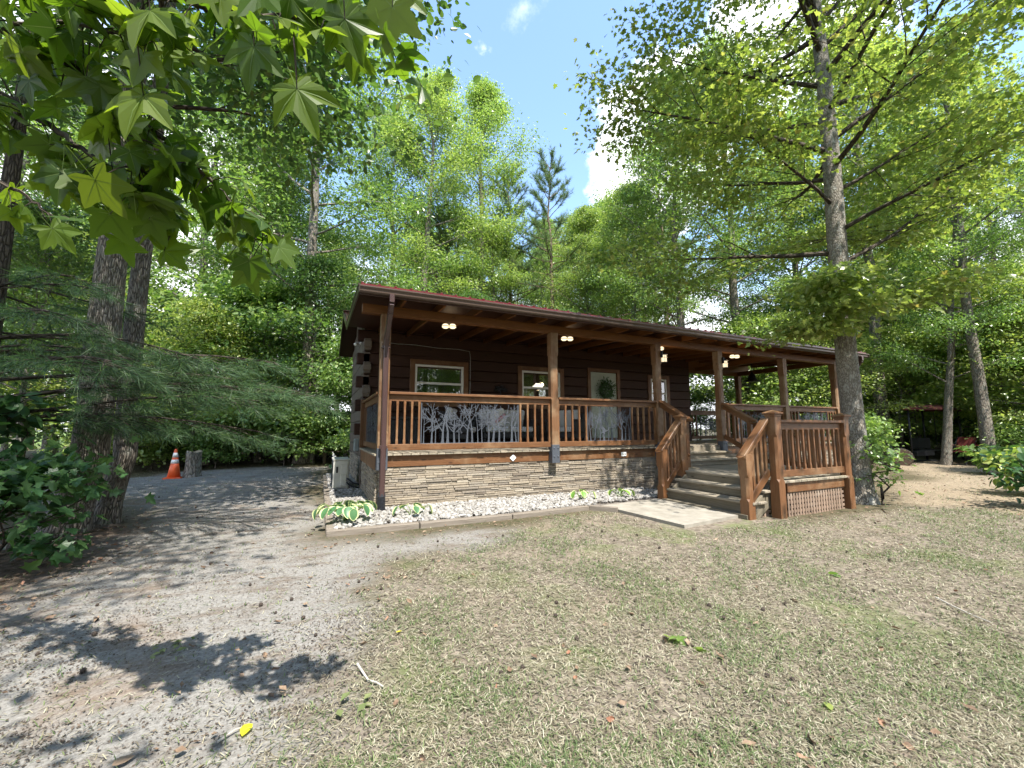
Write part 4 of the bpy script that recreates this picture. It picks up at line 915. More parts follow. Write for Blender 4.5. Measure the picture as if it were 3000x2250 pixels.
# ---------------------------------------------------------------- leaves and trees
def half_fold(up):                               # outline of one half, base to tip; mirrored into a folded leaf
    k = len(up); V = [(0, 0, 0)]+[(x, y, .10*y-.12*x*x) for x, y in up]+[(1, 0, -.12)]+[(x, -y, .10*y-.12*x*x) for x, y in up]
    return np.array(V), [list(range(0, k+2))[::-1], [0]+list(range(k+2, 2*k+2))+[k+1]]
LEAF = {'oval': (np.array([(0, 0, 0), (.42, .27, .05), (1, 0, -.10), (.42, -.27, .05)]), [[0, 3, 2, 1]]),
        'maple': half_fold([(-.04, .36), (.20, .24), (.44, .50), (.50, .20), (.68, .22)]),
        'curl': (np.array([(0, 0, 0), (.3, .22, .16), (.7, .2, .12), (1, .03, .22), (.72, -.2, .10), (.3, -.24, .2), (.35, 0, .0), (.7, 0, .03)]), [[0, 6, 1], [6, 7, 2, 1], [7, 3, 2], [0, 5, 6], [5, 4, 7, 6], [4, 3, 7]]),
        'broad': half_fold([(.15, .26), (.45, .34), (.75, .22)])}
def _gum():
    V = [(0, 0, 0)]; lob = [(-118, .60), (-58, .92), (0, 1.05), (58, .92), (118, .60)]; pts = [(-160, .14)]
    for i, (a, l) in enumerate(lob):
        if i: pts.append((a-29-(3 if i in (1, 4) else 0), .54))
        pts += [(a-17, l*.66), (a-7, l*.86), (a, l), (a+7, l*.86), (a+17, l*.66)]
    pts.append((160, .14))
    for a, q in pts: x, y = q*math.cos(rad(a)), q*math.sin(rad(a)); V.append((x, y, -.16*q*q+.05*abs(math.sin(rad(a)*3.1))*q))
    F = [[0, i, i+1] for i in range(1, len(pts))]; mi = [0]*len(F)
    for a, l in lob:
        n0 = len(V); c, s = math.cos(rad(a)), math.sin(rad(a))
        for q, w in ((.0, .012), (.45, .009), (l*.92, .002)):
            for e in (-1, 1): V.append((q*c-s*w*e, q*s+c*w*e, -.16*q*q-.004+.05*abs(math.sin(rad(a)*3.1))*q))
        F += [[n0, n0+1, n0+3, n0+2], [n0+2, n0+3, n0+5, n0+4]]; mi += [1, 1]
    n0 = len(V); V += [(0, .010, 0), (0, -.010, 0), (-.45, -.008, .06), (-.45, .008, .06), (-.85, .008, .2), (-.85, -.008, .2)]; F += [[n0, n0+1, n0+2, n0+3], [n0+3, n0+2, n0+5, n0+4]]; mi += [1, 1]
    return np.array(V), F, mi
GUM = _gum()
def unit(a): return a/(np.linalg.norm(a, axis=-1, keepdims=True)+1e-9)
def leaves_mesh(name, P, D, Nn, size, tmpl, mats, mi=None, curl=None):
    V0, F0 = tmpl[0], tmpl[1]; n = len(P); k = len(V0); cz = 1. if curl is None else curl[:, None, None]
    d = unit(D); y = unit(np.cross(Nn, d)); z = np.cross(d, y); s = np.asarray(size)[:, None, None]
    V = P[:, None]+s*(V0[None, :, 0:1]*d[:, None]+V0[None, :, 1:2]*y[:, None]+V0[None, :, 2:3]*z[:, None]*cz)
    fl = np.concatenate([np.array(f) for f in F0]); cnt = np.array([len(f) for f in F0])
    F = (fl[None]+np.arange(n)[:, None]*k).ravel()
    return npmesh(name, V.reshape(-1, 3), F, np.tile(cnt, n), mats, None, False, np.tile(mi, n) if mi is not None else None)
def limb(mb, p, d, L, r0, r1, rise, rr, n=6, k=6, wob=.08, mi=0):
    P = [np.array(p, float)]; d = np.array(d, float)
    for i in range(k-1):
        d = d+np.array([rr.gauss(0, wob), rr.gauss(0, wob), rise+rr.gauss(0, wob*.6)]); d /= np.linalg.norm(d); P.append(P[-1]+d*L/(k-1))
    mb.tube(P, np.linspace(r0, r1, k), n, cap=False, mi=mi); return np.array(P)
def spray_leaves(rng, C, per, sx, sz, size, hang=.25, flat=.55):
    n = len(C)*per; c = np.repeat(C, per, 0); o = rng.normal(size=(n, 3))*np.array([sx, sx, sz]); P = c+o; P[:, 2] -= .25*(o[:, 0]**2+o[:, 1]**2)
    D = unit(np.concatenate([o[:, :2], np.zeros((n, 1))], 1))+rng.normal(size=(n, 3))*.6; D[:, 2] -= hang
    Nn = np.array([0, 0, 1.])+rng.normal(size=(n, 3))*flat
    return P, D, Nn, size*rng.uniform(.6, 1.4, n)
def prof_round(t): return (.62+.38*math.sin(math.pi*min(1, t*1.15)))*(1-t**2.6)
def prof_tall(t): return (.45+.55*math.sin(math.pi*min(1, .15+t*.9)))*(1-t**4*.8)
def prof_cone(t): return 1-.85*t
def gen_tree(name, seed, H, r0, cb, R, nprim, nleaf, lsize, barkm, leafm, prof=prof_tall, tmpl='oval', spray=(.42, .13), trunk=None, nseg=10, extra=(), el=(12, 62), sec=4, hang=.25, flat=.55):
    rr = random.Random(seed); rng = np.random.default_rng(seed); mb = MB()
    if trunk is None:
        m = 11; P = np.array([[rr.gauss(0, .05)*i/3, rr.gauss(0, .05)*i/3, H*i/(m-1)] for i in range(m)]); P[0] = 0; P[0, 2] = -.15; P = np.insert(P, 1, [P[1][0]*.1, P[1][1]*.1, .35], 0)
        rad_ = np.array([r0*1.45, r0*1.06]+[r0*(1-.9*(i/(m-1))**1.1) for i in range(1, m)]); rad_ = np.maximum(rad_, .015)
    else: P, rad_ = trunk
    mb.tube(P, rad_, nseg, cap=False)
    zt = P[:, 2]; C = []
    for i in range(nprim):
        t = (i+rr.random())/nprim; z = cb+(H-cb)*t**.92; k = int(np.searchsorted(zt, z)); k = min(max(k, 1), len(P)-1); f = (z-zt[k-1])/(zt[k]-zt[k-1]+1e-6)
        o = P[k-1]+(P[k]-P[k-1])*f; rt = rad_[k-1]+(rad_[k]-rad_[k-1])*f
        az = i*2.399+rr.uniform(-.5, .5); e = rad(el[0]+(el[1]-el[0])*t+rr.uniform(-10, 12)); L = R*prof(t)*rr.uniform(.7, 1.18)
        d = np.array([math.cos(az)*math.cos(e), math.sin(az)*math.cos(e), math.sin(e)])
        B = limb(mb, o, d, L, min(rt*.5, .012+.010*L), .006, .05*(1-t)-.02, rr, 6 if nseg > 9 else 4, 6, mi=1)
        for j in range(sec*2):
            s = .25+.75*(j+rr.random())/(sec*2); kk = min(int(s*5), 4); q = B[kk]+(B[kk+1]-B[kk])*(s*5-kk)
            dd = unit(B[kk+1]-B[kk]); a2 = rr.uniform(.5, 1.05)*(1 if j % 2 else -1); ca, sa = math.cos(a2), math.sin(a2)
            d2 = np.array([dd[0]*ca-dd[1]*sa, dd[0]*sa+dd[1]*ca, dd[2]*.5+rr.uniform(-.15, .25)]); l2 = L*(.50-.28*s)*rr.uniform(.7, 1.3)+.15
            b = limb(mb, q, d2, l2, .007+.003*l2, .003, .0, rr, 3, 4, .12, mi=1); C += [b[2], b[3]] if rr.random() < .6 else [b[1], b[2], b[3]]
        C += [B[-1], B[-2]*.5+B[-1]*.5]
    for z, az, L, rise in extra:
        B = limb(mb, np.array([0, 0, z]), np.array([math.cos(az), math.sin(az), .25]), L, .022, .006, rise, rr, 6, 6, mi=1)
        for j in range(12):
            s = .3+.7*(j+rr.random())/12; kk = min(int(s*5), 4); q = B[kk]+(B[kk+1]-B[kk])*(s*5-kk); dd = unit(B[kk+1]-B[kk]); a2 = rr.uniform(.5, 1.1)*(1 if j % 2 else -1); ca, sa = math.cos(a2), math.sin(a2)
            b = limb(mb, q, np.array([dd[0]*ca-dd[1]*sa, dd[0]*sa+dd[1]*ca, -.3+rr.uniform(-.3, .2)]), .3*rr.uniform(.7, 1.3), .006, .003, -.03, rr, 3, 4, .12, mi=1); C += [b[2], b[3]]
    C = np.array(C); C = C[rng.random(len(C)) < .86]; per = max(4, int(nleaf/len(C)))
    P_, D_, N_, s_ = spray_leaves(rng, C, per, spray[0], spray[1], lsize, hang, flat)
    return mb.mesh(name+'_trunk', [barkm, M_barkd if nseg > 14 else barkm], True), leaves_mesh(name+'_crown', P_, D_, N_, s_, LEAF[tmpl], leafm)
def gen_pine(name, seed, H, r0, cb, R, nprim, tufts, nl, barkm):
    rr = random.Random(seed); rng = np.random.default_rng(seed); mb = MB(); m = 12
    P = np.array([[rr.gauss(0, .04)*i/3, rr.gauss(0, .04)*i/3, H*i/(m-1)] for i in range(m)]); P[0] = (0, 0, -.15); rad_ = np.maximum(np.array([r0*(1-.9*i/(m-1)) for i in range(m)]), .02)
    mb.tube(P, rad_, 10, cap=False); C = []
    for i in range(nprim):
        t = (i+rr.random())/nprim; z = cb+(H-cb)*t; k = min(int(z/H*(m-1)), m-2); o = P[k]+(P[k+1]-P[k])*(z/H*(m-1)-k); az = i*2.399+rr.uniform(-.4, .4); e = rad(5+45*t)
        L = R*(1-.72*t)*rr.uniform(.6, 1.15); d = np.array([math.cos(az)*math.cos(e), math.sin(az)*math.cos(e), math.sin(e)]); B = limb(mb, o, d, L, .02+.008*L, .008, .06, rr, 4, 6)
        for j in range(tufts):
            s = .4+.6*rr.random(); kk = min(int(s*5), 4); q = B[kk]+(B[kk+1]-B[kk])*(s*5-kk); d2 = unit(unit(B[kk+1]-B[kk])+np.array([rr.gauss(0, .7), rr.gauss(0, .7), .35+rr.gauss(0, .3)])); l2 = rr.uniform(.2, .6)*(1.1-.4*t)
            mb.tube([q, q+d2*l2], [.008, .004], 3, cap=False); C.append((q+d2*l2, d2))
    Pc = np.array([c[0] for c in C]); Dc = np.array([c[1] for c in C]); per = nl; n = len(C)*per
    D = np.repeat(Dc, per, 0)*.9+rng.normal(size=(n, 3))*.6; base = np.repeat(Pc, per, 0)-np.repeat(Dc, per, 0)*rng.uniform(-.03, .36, (n, 1))
    tm = (np.array([(0, .026, 0), (0, -.026, 0), (1, 0, -.08)]), [[0, 1, 2]])
    return mb.mesh(name+'_trunk', barkm, True), leaves_mesh(name+'_needles', base, D, rng.normal(size=(n, 3)), rng.uniform(.15, .25, n), tm, M_needle2)
def tree_thing(name, meshes, loc, label, cat='tree', rz=0., sc=1., group=None, tilt=(0, 0), crown='crown'):
    t = empty(name, label, cat, loc, group); t.rotation_euler = (tilt[0], tilt[1], rz); t.scale = (sc, sc, sc) if not hasattr(sc, '__len__') else sc
    link('trunk', meshes[0], t, False); link(crown, meshes[1], t, False); return t
def on_ground(p): return (float(p[0]), float(p[1]), float(height(p[0], p[1])))
def top_h(px, py, d): return at(px, py, d)[2]

# --- big maple by the steps
mp = gnd(2524, 1470, -.02); pz = float(height(mp[0], mp[1]))
zz = np.array([-.2, 0, .25, .7, 1.6, 3, 4.5, 6, 8, 10, 12, 14, 16]); tr = np.stack([.02*np.sin(zz), .03*np.sin(zz*.7), zz], -1)
rd = np.array([.30, .245, .195, .172, .162, .155, .148, .138, .118, .095, .068, .04, .012])
t = tree_thing('maple_tree', gen_tree('maple', 101, 16, .22, 4.0, 4.9, 54, 92000, .088, M_maple, M_mleaf, prof_round, 'maple', (.26, .075), (tr, rd), 22, el=(10, 62), sec=7, extra=((3.0, 3.0, 1.25, -.10), (3.5, 3.3, 1.5, -.10), (3.3, 3.9, 1.2, -.12), (3.4, -.9, 1.5, -.03))), (mp[0], mp[1], pz), 'tall maple with pale grey bark standing right beside the stair landing', rz=0)
# --- the twin oaks on the left
def oak(seed, px, py, bend, H, r0, label, rz, cb, R, n, lean):
    p = gnd(px, py); b = on_ground(p); ux_ = CR.copy(); ux_[2] = 0; ux_ = unit(ux_)
    zz = np.array([-.2, 0, .12, .3, .55, .9, 1.3, 1.8, 2.5, 3.5, 5, 7, 9, 11, 13, 15, H]); off = np.interp(zz, [0, .3, .9, 1.4, 2.5, H], bend)
    P = ux_[None]*off[:, None]+np.stack([0*zz, 0*zz, zz], -1); k = np.interp(zz, [-.2, 0, .12, .3, .6, 1.3, 3.5, 8, H], [1.75, 1.5, 1.3, 1.12, 1.02, 1.0, .86, .62, .05])
    zf = np.concatenate([np.arange(-.2, 5.5, .035), zz[zz > 5.6]]); Pf = np.stack([np.interp(zf, zz, P[:, j]) for j in range(3)], -1); rf = np.interp(zf, zz, k*r0)
    mtr, mcr = gen_tree('oak%d' % seed, seed, H, r0, cb, R, n, 22000, .12, M_oak, M_leaf[2], prof_tall, 'broad', (.5, .15), (Pf, rf), 64, el=(15, 60))
    co_ = np.empty(len(mtr.vertices)*3); mtr.vertices.foreach_get('co', co_); co_ = co_.reshape(-1, 3); m_ = len(zf)*64; q = co_[:m_].reshape(len(zf), 64, 3); c = Pf[:, None]; v = q-c
    a = np.arange(64)/64*2*np.pi; Z = zf[:, None]+0*a; U = (np.cos(a)[None]*3.2+0*Z); Wn = (np.sin(a)[None]*3.2+0*Z)
    rid = np.abs(fbm(U*1.9+Z*.25+7*seed, Wn*1.9+Z*1.1, 1.0, seed, 4)-.5)*2; lump = fbm(U*.5+seed, Wn*.5+Z*.9, 1., seed+5, 2)-.5
    q2 = c+v*(1+(.05*(rid-.4)+.22*lump)[..., None]); co_[:m_] = q2.reshape(-1, 3); mtr.vertices.foreach_set('co', co_.ravel()); mtr.update()
    return tree_thing('oak_tree', (mtr, mcr), b, label, rz=0)
oak(201, 188, 1560, [0, .06, .20, .22, .22, .3], 16, .175, 'thick oak with rough furrowed bark at the left edge of the drive', 0, 6.2, 4.4, 26, 0)
oak(202, 303, 1532, [0, .05, .20, .17, .15, .25], 15, .125, 'slimmer dark oak close behind the thick oak', 0, 5.6, 3.8, 24, 0)
# --- white pine boughs beside the oaks
def white_pine():
    rr = random.Random(5); rng = np.random.default_rng(5); mb = MB(); b = on_ground(at(-90, 1400, 4.3)); ux_ = CR.copy(); ux_[2] = 0; ux_ = unit(ux_); H = 9.
    mb.tube([(0, 0, H*i/8-.1) for i in range(9)], np.linspace(.11, .02, 9), 10, cap=False); SP, SD = [], []
    B = [(1.55, 1.0, .34, 3.2), (1.35, .95, .22, 2.7), (1.9, 1.0, .42, 2.7), (1.3, 1., .4, 2.6), (1.75, 1., .6, 3.0)]
    for i in range(9): a = rr.uniform(-.3, 1.3); B.append((rr.uniform(1.3, 2.3), math.cos(a), math.sin(a), rr.uniform(1.4, 2.3)))
    for i in range(10): a = rr.uniform(0, 6.28); B.append((rr.uniform(1.7, 2.9), math.cos(a), math.sin(a), rr.uniform(1.0, 1.7)))
    for i in range(10): a = rr.uniform(0, 6.28); B.append((rr.uniform(4.6, 8.6), math.cos(a), math.sin(a), rr.uniform(.5, .9)))
    for z, cx, cf, L in B:
        d = ux_*cx+HEAD*cf; d = d/np.linalg.norm(d); d[2] = .22; P = limb(mb, (0, 0, z), d, L, .008+.005*L, .006, -.055, rr, 5, 9, .05)
        ns = int(9*L)
        for j in range(ns):
            s = .22+.78*(j+rr.random())/ns; k = min(int(s*8), 7); q = P[k]+(P[k+1]-P[k])*(s*8-k); dd = unit(P[k+1]-P[k]); a2 = rr.uniform(.4, 1.0)*(1 if j % 2 else -1)
            ca, sa = math.cos(a2), math.sin(a2); d2 = np.array([dd[0]*ca-dd[1]*sa, dd[0]*sa+dd[1]*ca, dd[2]-.08+rr.uniform(-.2, .12)]); l2 = L*(.30-.16*s)*rr.uniform(.6, 1.5)+.12; e = q+d2*l2+np.array([0, 0, -.06*l2])
            mb.tube([q, (q+e)/2+np.array([0, 0, .01]), e], [.005, .004, .002], 3, cap=False)
            for f in np.arange(.45, 1.01, .06/max(l2, .13)): SP.append(q+(e-q)*f); SD.append(unit(d2))
        SP.append(P[-1]); SD.append(unit(P[-1]-P[-2]))
    SP = np.array(SP); SD = np.array(SD); per = 15; n = len(SP)*per; D = np.repeat(SD, per, 0)*.95+rng.normal(size=(n, 3))*.42; D[:, 2] -= .12
    tm = (np.array([(0, .015, 0), (0, -.015, 0), (1, 0, -.18)]), [[0, 1, 2]]); me = leaves_mesh('pine_needles', np.repeat(SP, per, 0), D, rng.normal(size=(n, 3)), rng.uniform(.11, .19, n), tm, M_needle)
    tree_thing('white_pine', (mb.mesh('white_pine_trunk', M_barkd, True), me), b, 'dark soft needled pine with long drooping boughs in front of the oaks', crown='needles')
white_pine()
# --- sweetgum boughs close overhead at top left
def gum_tree():
    rr = random.Random(8); rng = np.random.default_rng(8); mb = MB(); b = on_ground(at(-1500, 1300, 1.9)); o = np.array(b); t = empty('sweetgum_tree', 'sweetgum with big star shaped leaves on boughs hanging at the top left', 'tree', b)
    zz = np.linspace(-.1, 7.5, 12); tp = np.stack([o[0]+.03*np.sin(zz), o[1]+.03*np.cos(zz), o[2]+zz], -1); mb.tube(tp, np.linspace(.14, .03, 12), 12, cap=False)
    part(mb, 'trunk', M_maple, t, True); mb = MB()
    bz = [at(-1500, -150, 1.9), at(-1500, 0, 1.9), at(-1500, -420, 1.9), at(-1500, 200, 1.9)]
    BB = [[(-600, -60, 1.45), (0, 85, 1.25), (200, 180, 1.22), (410, 350, 1.25), (560, 470, 1.32), (690, 600, 1.45), (790, 690, 1.62)],
          [(-600, 120, 1.45), (0, 270, 1.35), (170, 385, 1.35), (300, 480, 1.35), (430, 560, 1.4), (560, 640, 1.55)],
          [(-600, -250, 1.25), (100, -70, 1.08), (400, -30, 1.05), (760, 45, 1.06), (980, 40, 1.06), (1140, 60, 1.1)],
          [(-600, 380, 1.7), (-100, 500, 1.6), (60, 560, 1.6), (160, 640, 1.65)],
          [(0, 85, 1.25), (180, 60, 1.15), (340, 90, 1.1), (520, 130, 1.1)],
          [(200, 180, 1.22), (330, 330, 1.2), (400, 480, 1.2), (470, 560, 1.3)]]
    nl = [80, 62, 56, 14, 40, 30]; P, D, Nn, S_ = [], [], [], []
    for i, q in enumerate(BB):
        pts = np.array([at(*a) for a in q])
        if i < 4: pts = np.insert(pts, 0, bz[i], 0)
        f = np.linspace(0, len(pts)-1, len(pts)*5); fine_ = np.stack([np.interp(f, np.arange(len(pts)), pts[:, k]) for k in range(3)], -1); fine_ += rng.normal(size=fine_.shape)*.004
        mb.tube(fine_, np.linspace(.016 if i < 4 else .007, .0035, len(fine_)), 7, cap=False)
        lo = 1.3 if i < 4 else .2
        for j in range(nl[i]):
            s = lo+(len(pts)-1-lo)*((j+rr.random())/nl[i])**.9; k = min(int(s), len(pts)-2); p = pts[k]+(pts[k+1]-pts[k])*(s-k); off = rng.normal(size=3)*np.array([.055, .055, .05]); off[2] -= .045
            c = p+off; mb.tube([p, (p+c)/2+np.array([0, 0, .012]), c], [.0022, .0018, .0014], 4, cap=False)
            d = unit(pts[k+1]-pts[k])*.5+rng.normal(size=3)*.6; d[2] -= .55; nn = np.array([0, 0, .9])-HEAD*.55+rng.normal(size=3)*.55
            P.append(c); D.append(d); Nn.append(nn); S_.append(rr.uniform(.065, .112))
    for px, py, d_, s in ((745, 195, 1.0, .105), (870, 320, 1.0, .11), (870, 295, 1.05, .085), (1010, 115, 1.0, .10), (1150, 80, 1.02, .105), (700, 90, 1.05, .09), (760, 30, .98, .1), (900, 60, 1.05, .1), (440, 90, 1.0, .11), (420, 340, 1.05, .115), (330, 560, 1.2, .10), (1180, 40, 1.05, .09), (640, 20, 1.0, .1), (960, 20, 1.0, .09)):
        c = at(px, py-60, d_); d = np.array([rng.normal()*.25, rng.normal()*.25, -1.0]); P.append(c); D.append(d); Nn.append(-HEAD*.9+np.array([0, 0, .5])+rng.normal(size=3)*.25); S_.append(s*1.1)
        k = c+np.array([0, 0, .12])-HEAD*.03; mb.tube([k, c], [.002, .0014], 4, cap=False)
    part(mb, 'bough', M_barkd, t, True)
    me = leaves_mesh('gum_leaves', np.array(P), np.array(D), np.array(Nn), np.array(S_), GUM, [M_gum, M_vein], GUM[2], rng.uniform(-.6, 2.6, len(P))); link('leaves', me, t)
gum_tree()

# --- woods: a few grown trees, then placed one by one
HW = [gen_tree('hw%d' % i, 300+i, 18, .24, (4.5, 5.5, 3.6, 6.5)[i], (3.9, 3.4, 4.4, 3.1)[i], (34, 30, 36, 28)[i], 38000, (.12, .11, .125, .115)[i], M_bark, M_leaf[(0, 1, 0, 1)[i]], prof_tall, 'oval', (.36, .11), sec=5) for i in range(4)]
UN = [gen_tree('un%d' % i, 340+i, (6.5, 5, 8)[i], .075, (1.1, .7, 1.8)[i], (2.3, 2.0, 2.5)[i], (24, 20, 26)[i], 15000, (.10, .10, .105)[i], M_bark, M_leaf[(1, 0, 2)[i]], prof_round, ('oval', 'broad', 'oval')[i], (.42, .09), el=(5, 55), nseg=8) for i in range(3)]
SH = [gen_tree('sh%d' % i, 370+i, (1.7, 1.2)[i], .022, .12, (1.0, .85)[i], 16, 3600, (.10, .085)[i], M_barkd, (M_shrub, M_leaf[0])[i], prof_round, 'broad', (.2, .09), el=(20, 70), nseg=5, sec=2) for i in range(2)]
PN = [gen_pine('pn%d' % i, 390+i, 19, .2, (8.5, 10)[i], (3.9, 3.6)[i], (56, 50)[i], 26, 40, M_pineb) for i in range(2)]
def place(kind, i, px, d, label, name, H=None, sc=None, group=None, tilt=(0, 0), rz=None, wide=1.):
    p = on_ground(at(px, 1259, d)); k = {'hw': HW, 'un': UN, 'sh': SH, 'pn': PN}[kind][i]
    base = {'hw': 18, 'un': (6.5, 5, 8)[i % 3], 'sh': (1.7, 1.2)[i % 2], 'pn': 19}[kind]
    s = (H/base if H else (sc or 1)); rz = random.uniform(0, 6.28) if rz is None else rz
    return tree_thing(name, k, p, label, 'shrub' if kind == 'sh' else 'tree', rz, (s*wide, s*wide, s), group, tilt, 'needles' if kind == 'pn' else 'crown')
place('hw', 0, 890, 15.7, 'big straight hardwood behind the drive left of the cabin', 'hardwood_tree', H=20.5)
place('hw', 1, 1235, 23, 'tall slender hardwood rising highest behind the left end of the roof', 'hardwood_tree', H=top_h(1270, 205, 23), tilt=(0, .03), wide=.95, rz=1.)
place('hw', 3, 1405, 26, 'hardwood with layered crown between the tallest hardwood and the pines', 'hardwood_tree', H=top_h(1400, 265, 26), wide=.9)
place('pn', 0, 1495, 28, 'fuller pine left of the lone narrow pine behind the cabin', 'pine_tree', H=top_h(1480, 500, 28))
place('pn', 1, 1622, 26, 'lone narrow pine with bare trunk standing above the middle of the roof', 'pine_tree', H=top_h(1625, 490, 26), wide=1.1)
place('hw', 2, 1730, 25, 'short round hardwood right of the lone narrow pine', 'hardwood_tree', H=top_h(1740, 620, 25), wide=.9)
place('hw', 1, 1870, 21, 'bright green hardwood behind the right half of the roof', 'hardwood_tree', H=top_h(1870, 540, 21), wide=1.05)
place('hw', 0, 2010, 18.5, 'hardwood rising between the roof and the big maple', 'hardwood_tree', H=top_h(1990, 250, 18.5), wide=.9)
place('pn', 0, 1905, 27, 'pine half hidden among hardwoods right of the sky gap', 'pine_tree', H=top_h(1900, 560, 27))
place('hw', 2, 2760, 13.9, 'dark trunked leaning tree beside the canopy swing', 'hardwood_tree', H=12, tilt=(-.05, -.10), wide=.8)
place('hw', 1, 2890, 13.2, 'brown trunked tree right of the red camp chair', 'hardwood_tree', H=15, wide=.85)
place('hw', 3, 2672, 19, 'pale trunked tree directly behind the swing', 'hardwood_tree', H=20)
place('hw', 3, 2590, 17.5, 'dark straight tree left of the canopy swing', 'hardwood_tree', H=20, rz=2)
place('un', 2, 40, 6.6, 'small dark leaning tree at the left edge behind the bush', 'small_tree', H=5.2, tilt=(0, .12))
for i, (px, d, k, H) in enumerate(((-60, 11, 2, 8), (70, 13, 0, 8), (160, 15, 1, 8.5), (-150, 14, 2, 9), (20, 18, 0, 9), (240, 18, 2, 9))):
    place('un', k, px, d, 'leafy young tree among the dark trees at the left edge', 'small_tree', H=H, group='young trees at the left edge')
for i, (px, d, k) in enumerate(((-40, 16, 0), (150, 19, 2), (330, 22, 1))):
    place('hw', k, px, d, 'tall hardwood seen behind the oaks at the left edge', 'hardwood_tree', H=18, group='hardwoods behind the oaks')
place('hw', 0, 560, 18.5, 'tall hardwood beyond the drive above the orange cone', 'hardwood_tree', H=19)
placed = []
def ok(p, kind, d):
    x, y = p[0], p[1]
    if -3.2 < x < 15 and -4.5 < y < 8.6: return False
    if kind != 'sh' and polydist(np.array([x]), np.array([y]), SAND)[0] < .8: return False
    if polydist(np.array([x]), np.array([y]), PATH)[0] < .6: return False
    if kind == 'sh' and polydist(np.array([x]), np.array([y]), SAND)[0] < .5: return False
    if abs(x-f0[0]) < 1 and y > 4 and False: return False
    mn = {'hw': 2.0, 'un': 1.5, 'sh': .8, 'pn': 2}[kind]
    for q, k in placed:
        if math.hypot(x-q[0], y-q[1]) < mn: return False
    return True
rf = random.Random(77)
def fill(n, kinds, px0, px1, d0, d1, Hf, zone, tries=900):
    c = 0
    for _ in range(tries):
        if c >= n: break
        px = rf.uniform(px0, px1); d = d0*(d1/d0)**rf.random(); kind = rf.choice(kinds); p = at(px, 1259, d)
        if not ok(p, kind, d) or (kind in ('un', 'sh') and 2540 < px < 2930 and d < 16.5): continue
        H = Hf(px, d, kind); i = rf.randrange({'hw': 4, 'un': 3, 'sh': 2, 'pn': 2}[kind])
        nm, lb = {'hw': ('hardwood_tree', 'hardwood tree in the woods '), 'un': ('small_tree', 'leafy small tree in the understory '), 'sh': ('shrub', 'low leafy shrub '), 'pn': ('pine_tree', 'pine tree in the woods ')}[kind]
        placed.append((p, kind)); c += 1
        place(kind, i, px, d, lb+zone, nm, H=H, group={'hw': 'hardwoods', 'un': 'understory trees', 'sh': 'shrubs', 'pn': 'pines'}[kind]+' '+zone, rz=rf.uniform(0, 6.28), wide=rf.uniform(.85, 1.15))
def hgt(px, d, kind):
    if kind == 'sh': return rf.uniform(.8, 2.0)
    if kind == 'un': return rf.uniform(3.5, 8)
    if 1150 < px < 1840: return min(top_h(px, rf.uniform(560, 760), d), 21)
    return rf.uniform(16, 21)
fill(16, ['hw', 'hw', 'hw', 'pn'], -700, 1130, 19, 46, hgt, 'left of the cabin beyond the sandy drive')
fill(26, ['hw', 'hw', 'pn'], 1150, 2000, 24, 48, hgt, 'behind the cabin roof')
fill(25, ['hw', 'hw', 'hw', 'pn'], 2000, 3700, 15.5, 46, hgt, 'right of the cabin')
fill(26, ['un'], 330, 1120, 13.5, 34, hgt, 'left of the cabin beyond the sandy drive')
fill(20, ['un'], 1120, 2000, 17, 34, lambda px, d, k: rf.uniform(5, 9), 'behind the cabin roof')
for i, (px, d, k, H) in enumerate(((2640, 17.5, 0, 5.5), (2480, 15.5, 0, 5), (2760, 18.5, 0, 6.5), (2900, 16, 1, 5), (2330, 17, 0, 6), (3040, 13.5, 0, 6), (2200, 18, 1, 6), (2570, 21, 0, 7), (2850, 21, 0, 8), (2990, 18, 0, 7))):
    place('un', k, px, d, 'bright leaved young tree at the edge of the woods right of the cabin', 'small_tree', H=H, group='bright young trees right of the cabin')
fill(36, ['un'], 2000, 3500, 13.5, 36, hgt, 'right of the cabin')
fill(30, ['sh'], 330, 1020, 12.5, 22, hgt, 'along the far side of the drive')
fill(60, ['sh'], 2150, 3300, 12, 26, hgt, 'on the forest floor right of the cabin')
# bushes close to the frame edges
def big_leaf_bush(name, px, py, d, H, R, label, leafm, seed, size=.10, n=900, tm='broad'):
    p = on_ground(at(px, py, d)); tree_thing(name, gen_tree(name+str(seed), seed, H, .02, .2*H, R, 14, n, size, M_barkd, leafm, prof_round, tm, (.12, .08), el=(20, 70), nseg=6, sec=2, hang=.5), p, label, 'bush')
big_leaf_bush('bush', -25, 1480, 4.2, 1.45, .55, 'dark broad leaved bush at the left edge in front of the oaks', M_shrub, 501, .12, 520)
big_leaf_bush('bush', -20, 1560, 3.7, .75, .65, 'low dark bush in the lower left corner by the oak foot', M_shrub, 502, .11, 800, 'maple')
big_leaf_bush('bush', 3040, 1400, 7.8, .62, .6, 'bright green bush at the right edge beside the path', M_leaf[1], 503, .12, 1000, 'broad')
big_leaf_bush('bush', 2945, 1400, 11.2, .38, .7, 'broad leaved green bush below the red camp chair', M_leaf[0], 504, .14, 700, 'maple')
big_leaf_bush('bush', 3110, 1500, 6.4, .6, .7, 'dark green bush at the right edge nearest the lawn', M_shrub, 505, .10, 900)
vp = at(2500, 1400, 7.2); p = on_ground(vp)
tree_thing('vine_shoot', gen_tree('vine', 510, 1.0, .006, .35, .16, 10, 80, .08, M_barkd, M_leaf[0], prof_round, 'maple', (.09, .09), el=(5, 50), nseg=5, sec=1, hang=.6), (mp[0]-.02, mp[1]-.30, pz), 'leafy green shoots growing up against the foot of the maple', 'plant')
